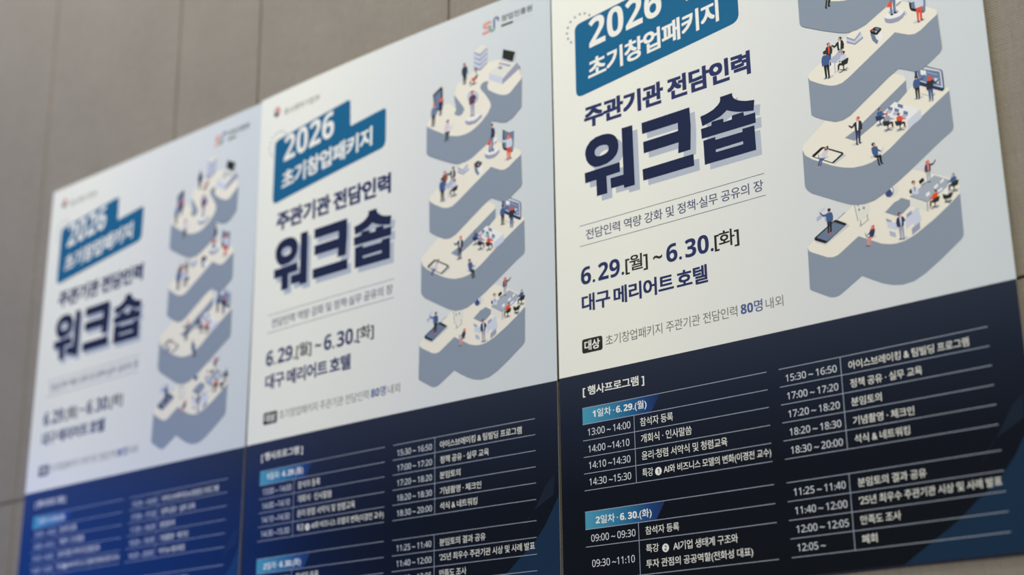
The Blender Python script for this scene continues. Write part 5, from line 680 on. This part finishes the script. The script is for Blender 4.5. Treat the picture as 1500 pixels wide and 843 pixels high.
def build_art():
    P = []
    def part(name, h): f = Flat(name, h); P.append(f); return f
    H = 6e-5
    # marks along the top edge
    p = part('ministry_emblem', H)
    p.disc('emblemred', 0.0685, 0.052, 0.0125, 0.0125, 0, 18, 180, 360); p.disc('paper2', 0.0685, 0.052, 0.004, 0.004, STEP)
    p.disc('emblemblue', 0.0672, 0.056, 0.0125, 0.0115, 2*STEP, 18, -10, 190); p.disc('emblemred', 0.075, 0.0555, 0.0062, 0.005, 3*STEP)
    p.sub('ministry_lettering', H).text('minister', '중소벤처기업부', 0.0985, 0.0545, 0.240, 0.0725, 0.008)
    p = part('institute_logo', H)
    arc_ = lambda cx, cy, r, a0, a1, n=10: [(cx + r*math.cos(math.radians(a0+(a1-a0)*i/n)), cy + r*math.sin(math.radians(a0+(a1-a0)*i/n))) for i in range(n+1)]
    p.stroke('logored', [(0.828, 0.0475)] + arc_(0.811, 0.053, 0.0052, 270, 90) + arc_(0.817, 0.0645, 0.0062, -90, 90)[1:] + [(0.801, 0.0715)], 0.0078)
    p.stroke('logogreen', [(0.8245, 0.056)] + arc_(0.8305, 0.0665, 0.0058, 180, 0), 0.0064, STEP)
    p.stroke('logonavy', [(0.8363, 0.0665), (0.8363, 0.048)] + arc_(0.8425, 0.0475, 0.0062, 180, 400), 0.0064, 2*STEP)
    p.sub('institute_lettering', H).text('logogrey', '창업진흥원', 0.8585, 0.0415, 0.949, 0.0585, 0.02)
    p.sub('logo_bar', H).rect('logogrey', 0.8575, 0.0655, 0.8925, 0.0715); p.subs[-1].rect('pale', 0.8965, 0.0675, 0.947, 0.0695)
    # blue stepped banner
    s = -0.108
    sk = lambda u, v: v + s * (u - 0.0642)
    p = part('title_banner', H)
    p.poly('banner', [rounded([(0.0645, sk(0.0645, 0.138), 0.016), (0.358, sk(0.358, 0.138), 0.011), (0.360, sk(0.360, 0.2135), 0.004), (0.4868, sk(0.4868, 0.2135), 0.012), (0.4868, sk(0.4868, 0.3185), 0.02), (0.0635, sk(0.0635, 0.3185), 0.02)])])
    p.sub('year_lettering', H + 3e-5).text('bannertext', hd('2026'), 0.1035, 0.136, 0.2985, 0.2085, 0.004, -0.095)
    p.sub('programme_lettering', H + 3e-5).text('bannertext', '초기창업패키지', 0.0985, 0.2345, 0.4395, 0.287, 0.030, -0.093, track=0.93)
    d = p.sub('dotted_arc', H)
    for u, v in ART['DOTS']: d.disc('dots', u, v, 0.0031, None, 0, 12)
    # headline
    part('organiser_lettering', H).text('title', '주관기관 전담인력', 0.0835, 0.3455, 0.5065, 0.3985, 0.042, track=0.95, gap=0.8)
    p = part('headline_lettering', H + 8e-5)
    for loops in ART['HEAD']: p.poly('headline', loops)
    q = p.sub('headline_shadow', H)
    du, dv = ART['HSH']
    for i, loops in enumerate(ART['HEAD']): q.poly('headshade', [[(u + du, v + dv) for u, v in l] for l in loops])
    p = part('subtitle_lettering', H).text('soft', '전담인력 역량 강화 및 정책·실무 공유의 장', 0.0795, 0.6335, 0.5165, 0.6575, 0.008, track=0.94)
    p.sub('subtitle_rule', H).rect('soft', 0.0634, 0.6213, 0.5203, 0.6225); p.sub('subtitle_rule', H).rect('soft', 0.0634, 0.6677, 0.5203, 0.6689)
    p = part('date_lettering', H)
    p.text('title', hd('6. 29.'), 0.0632, 0.7167, 0.1752, 0.7565, 0.007, gap=0.3); p.text('dark', '[월]', 0.1785, 0.7185, 0.235, 0.7582, 0.016, track=0.93); p.text('dark', '~', 0.2485, 0.733, 0.271, 0.7415, 0.012)
    p.text('title', hd('6. 30.'), 0.281, 0.716, 0.3945, 0.7555, 0.007, gap=0.3); p.text('dark', '[화]', 0.397, 0.718, 0.4545, 0.758, 0.016, track=0.93)
    part('venue_lettering', H).text('title', '대구 메리어트 호텔', 0.0635, 0.7785, 0.3775, 0.8175, 0.030, track=0.93, gap=0.7)
    p = part('audience_badge', H)
    p.poly('dark', [rounded([(0.0615, 0.8768, 0.006), (0.1142, 0.8768, 0.006), (0.1142, 0.9078, 0.006), (0.0615, 0.9078, 0.006)])])
    p.sub('badge_lettering', H + 3e-5).text('bannertext', '대상', 0.0678, 0.8808, 0.1074, 0.9025, 0.022, track=0.93)
    p = part('audience_lettering', H).text('thin', '초기창업패키지 주관기관 전담인력', 0.122, 0.8790, 0.440, 0.902, 0.0, track=0.93); p.text('soft2', hd('80명'), 0.4478, 0.8775, 0.497, 0.902, 0.012); p.text('thin', '내외', 0.504, 0.8795, 0.5427, 0.902, 0.0)
    # stepped tower picture
    LAY = 1.6e-4
    top_of = {}
    p = part('tower_illustration', H)
    for i, polys in ART['PLAT']:
        for j, (c, loops) in enumerate(polys): p.poly(c, loops, i * LAY + j * STEP)
    for n, i, polys in ART['ITEMS']:
        k = top_of.get(i, 0)
        q = p.sub(n, H + i * LAY + 3e-5 + k * 8e-7)
        for j, (c, loops) in enumerate(polys): q.poly(c, loops, j * 8e-7)
        top_of[i] = k + len(polys)
    # dark schedule band
    p = part('schedule_panel', H).rect('panel', 0.0, VN, 1.0, VB)
    f = ART['FAC'][0]
    p.sub('panel_facet', H + 2e-5).poly('facet', [f[:-1] + [(1.0, 1.195), (1.0, VB), (0.7435, VB)]])
    p.sub('panel_facet', H + 2e-5).poly('facet2', [ART['FAC'][1]])
    T = H + 5e-5
    p.sub('programme_heading', T).text('tabletext', '[ 행사프로그램 ]', 0.0603, 0.9792, 0.2142, 1.0023, 0.018, track=0.94)
    p.sub('day_tab', H + 3e-5).poly('tab', [[(0.058, 1.0249), (0.2512, 1.0249), (0.228, 1.0597), (0.058, 1.0597)]])
    p.sub('day_tab', H + 3e-5).poly('tab', [[(0.058, 1.2417), (0.2522, 1.2417), (0.229, 1.2775), (0.058, 1.2775)]])
    p.sub('day_lettering', T + 1e-5).text('bead', hd('1일차 · 6. 29.(월)'), 0.0838, 1.0318, 0.2175, 1.0518, 0.012, gap=0.6)
    p.sub('day_lettering', T + 1e-5).text('bead', hd('2일차 · 6. 30.(화)'), 0.0838, 1.2521, 0.2190, 1.2722, 0.012, gap=0.6)
    rw = 0.0007
    def rule(u0, v0, u1, v1):
        q = p.sub('schedule_rule', T + 2e-5)
        q.rect('rule', u0 - (rw if u0 == u1 else 0), v0 - (rw if v0 == v1 else 0), u1 + (rw if u0 == u1 else 0), v1 + (rw if v0 == v1 else 0))
    for v in (1.0249, 1.0597, 1.0940, 1.1288, 1.1632, 1.1980, 1.2417, 1.2775, 1.3128, 1.3806): rule(0.058, v, 0.4959, v)
    for v in (1.0249, 1.0596, 1.0942, 1.1289, 1.1633, 1.1981, 1.2426, 1.2776, 1.3125, 1.3464, 1.3806): rule(0.5225, v, 0.9392, v)
    rule(0.186, 1.0597, 0.186, 1.198); rule(0.187, 1.2775, 0.187, 1.3806); rule(0.6525, 1.0249, 0.6525, 1.1981); rule(0.651, 1.2426, 0.651, 1.3806)
    tm = lambda s_, u0, u1, vb, h=0.0148: p.sub('session_time', T).text('timetext', ld(s_), u0, vb - h, u1, vb, 0.003, gap=0.8)
    se = lambda s_, u0, u1, vb, h=0.0178, b_=0.003: p.sub('session_title', T).text('tabletext', ld(s_), u0, vb - h, u1, vb, b_, track=0.94)
    tm('13:00 ~ 14:00', 0.0703, 0.1765, 1.0848); tm('14:00 ~14:10', 0.0706, 0.1726, 1.1202); tm('14:10 ~14:30', 0.0707, 0.1736, 1.1543); tm('14:30 ~15:30', 0.0708, 0.1740, 1.1888)
    se('참석자 등록', 0.2004, 0.2792, 1.0853); se('개회식 · 인사말씀', 0.2008, 0.3210, 1.1195); se('윤리·청렴 서약식 및 청렴교육', 0.2011, 0.4003, 1.1543)
    se('특강', 0.2011, 0.2268, 1.1885, 0.0168); se('AI와 비즈니스 모델의 변화(이경전 교수)', 0.2517, 0.4943, 1.1905, 0.0190, 0.004)
    tm('09:00 ~ 09:30', 0.0714, 0.1791, 1.3035, 0.0145); tm('09:30 ~11:10', 0.072, 0.1754, 1.3545, 0.0148)
    se('참석자 등록', 0.2030, 0.2815, 1.3036, 0.0165); se('특강', 0.2029, 0.2325, 1.3389, 0.0163); se('AI기업 생태계 구조와', 0.2660, 0.4113, 1.3408, 0.0172); se('투자 관점의 공공역할(전화성 대표)', 0.2016, 0.4420, 1.3715, 0.0193, 0.004)
    for c_, u, v in (('1', 0.2391, 1.1815), ('2', 0.2482, 1.3337)):
        q = p.sub('number_bead', T).disc('bead', u, v, 0.0078, 0.0082)
        w = 0.0022 if c_ == '1' else 0.003
        q.text('beadtext', hd(c_), u - w, v - 0.0048, u + w, v + 0.0048, 0.0, 0, 2*STEP)
    for s_, u0, u1, vb in (('15:30 ~ 16:50', 0.5362, 0.6438, 1.0515), ('17:00 ~ 17:20', 0.5366, 0.6440, 1.0862), ('17:20 ~ 18:20', 0.5366, 0.6440, 1.1208), ('18:20 ~ 18:30', 0.5366, 0.6440, 1.1553), ('18:30 ~ 20:00', 0.5366, 0.6442, 1.1900),
        ('11:25 ~ 11:40', 0.5364, 0.6426, 1.2685), ('11:40 ~ 12:00', 0.5366, 0.6430, 1.3030), ('12:00 ~ 12:05', 0.5366, 0.6430, 1.3372), ('12:05 ~', 0.5360, 0.5932, 1.3708)):
        tm(s_, u0, u1, vb, 0.0138)
    for s_, u0, u1, vb in (('아이스브레이킹 & 팀빌딩 프로그램', 0.6682, 0.9025, 1.0520), ('정책 공유 · 실무 교육', 0.6688, 0.8108, 1.0865), ('분임토의', 0.6678, 0.7284, 1.1210), ('기념촬영 · 체크인', 0.6680, 0.7885, 1.1562), ('석식 & 네트워킹', 0.6682, 0.7768, 1.1900),
        ('분임토의 결과 공유', 0.6672, 0.7996, 1.2695), ("'25년 최우수 주관기관 시상 및 사례 발표", 0.6668, 0.9340, 1.3020), ('만족도 조사', 0.6668, 0.7450, 1.3370), ('폐회', 0.6662, 0.6960, 1.3708)):
        se(s_, u0, u1, vb, 0.0162)
    return P

# ------------------------------------------------------------------ the three posters
# hang = where each sheet hangs and how it bows off the wall (in poster widths)
HANG = {1: dict(x=-2.01703, y=-0.01533, r=0.00868, tx=0.01129, ty=0.0035, z=-0.00186, B=0.0004, C=0.00004),
        2: dict(x=-1.00984, y=-0.00672, r=0.00745, tx=-0.00576, ty=-0.00323, z=0.00335, B=0.00914, C=-0.00715),
        3: dict(x=0.0, y=0.0, r=-0.00016, tx=-0.01012, ty=0.00278, z=-0.00149, B=-0.00531, C=-0.00319)}
def place(g, u, v, h):
    v -= VN
    z = g['z'] + g['tx']*(u-.5) + g['ty']*(v+.3) + (g['B'] + g['C']*(v+.3)) * 4*u*(1-u)
    c, s = math.cos(g['r']), math.sin(g['r'])
    return ((g['x'] + u*c - v*s) * W, -z * W - h, Z0 - (g['y'] + u*s + v*c) * W)

def cut(V, F, M, step=0.0125):
    """splits faces on evenly spaced lines so that they can follow the bow of the sheet"""
    bm = bmesh.new()
    vs = [bm.verts.new(v) for v in V]
    for f, k in zip(F, M):
        try: bm.faces.new([vs[i] for i in f]).material_index = k
        except ValueError: pass
    u0, u1 = min(v[0] for v in V), max(v[0] for v in V)
    for i in range(int(u0 / step) + 1, int(math.ceil(u1 / step))):
        bmesh.ops.bisect_plane(bm, geom=bm.verts[:] + bm.edges[:] + bm.faces[:], plane_co=(i*step, 0, 0), plane_no=(1, 0, 0), dist=1e-7)
    v0, v1 = min(v[1] for v in V), max(v[1] for v in V)
    for i in range(int(v0 / 0.05) + 1, int(math.ceil(v1 / 0.05))):
        bmesh.ops.bisect_plane(bm, geom=bm.verts[:] + bm.edges[:] + bm.faces[:], plane_co=(0, i*0.05, 0), plane_no=(0, 1, 0), dist=1e-7)
    bm.verts.index_update()
    out = ([tuple(v.co) for v in bm.verts], [tuple(v.index for v in f.verts) for f in bm.faces], [f.material_index for f in bm.faces])
    bm.free()
    return out
INK['paper2'] = (226, 222, 210); INK['soft2'] = (78, 92, 138)
PARTS = build_art()
def walk(parts):
    for p in parts:
        p.v, p.f, p.m = cut(p.v, p.f, p.m)
        walk(p.subs)
walk(PARTS)

def sheet(g, org):
    """the paper itself: a thin bowed sheet with front, back and edges"""
    n, mrows, th = 80, 30, 0.0006
    V = []; F = []
    for side in (0, 1):
        for j in range(mrows + 1):
            for i in range(n + 1):
                V.append(Vector(place(g, i/n, VB*j/mrows, 0.0 if side == 0 else -th)) - org)
    idx = lambda s, i, j: s*(n+1)*(mrows+1) + j*(n+1) + i
    for j in range(mrows):
        for i in range(n):
            F.append((idx(0,i,j), idx(0,i,j+1), idx(0,i+1,j+1), idx(0,i+1,j)))
            F.append((idx(1,i,j), idx(1,i+1,j), idx(1,i+1,j+1), idx(1,i,j+1)))
    for i in range(n):
        F.append((idx(0,i,0), idx(0,i+1,0), idx(1,i+1,0), idx(1,i,0))); F.append((idx(0,i,mrows), idx(1,i,mrows), idx(1,i+1,mrows), idx(0,i+1,mrows)))
    for j in range(mrows):
        F.append((idx(0,0,j), idx(1,0,j), idx(1,0,j+1), idx(0,0,j+1))); F.append((idx(0,n,j), idx(0,n,j+1), idx(1,n,j+1), idx(1,n,j)))
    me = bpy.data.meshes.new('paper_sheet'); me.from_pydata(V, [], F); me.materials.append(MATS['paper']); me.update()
    return me
def make_part(p, g, org, parent):
    me = bpy.data.meshes.new(p.name)
    me.from_pydata([Vector(place(g, *v)) - org for v in p.v], [], p.f)
    for c in p.mats: me.materials.append(MATS[c] if c in MATS else ink(c))
    me.polygons.foreach_set('material_index', p.m)
    me.update()
    o = bpy.data.objects.new(p.name, me); COL.objects.link(o); o.parent = parent
    for q in p.subs: make_part(q, g, org, o)
    return o
LABELS = {3: 'nearest and sharpest workshop poster, at the right end of the row beside bare wall',
          2: 'slightly blurred workshop poster in the middle, hanging between the two other posters',
          1: 'most blurred workshop poster at the far left, its schedule band glowing deep blue'}
for k in (3, 2, 1):
    g = HANG[k]
    root = bpy.data.objects.new('poster', None); COL.objects.link(root)
    org = Vector(place(g, 0.5, VB, 0)); root.location = org
    root['label'] = LABELS[k]; root['category'] = 'poster'; root['group'] = 'workshop posters in a row on the wall'
    root.empty_display_size = 0.1
    o = bpy.data.objects.new('paper_sheet', sheet(g, org)); COL.objects.link(o); o.parent = root
    for p in PARTS: make_part(p, g, org, root)
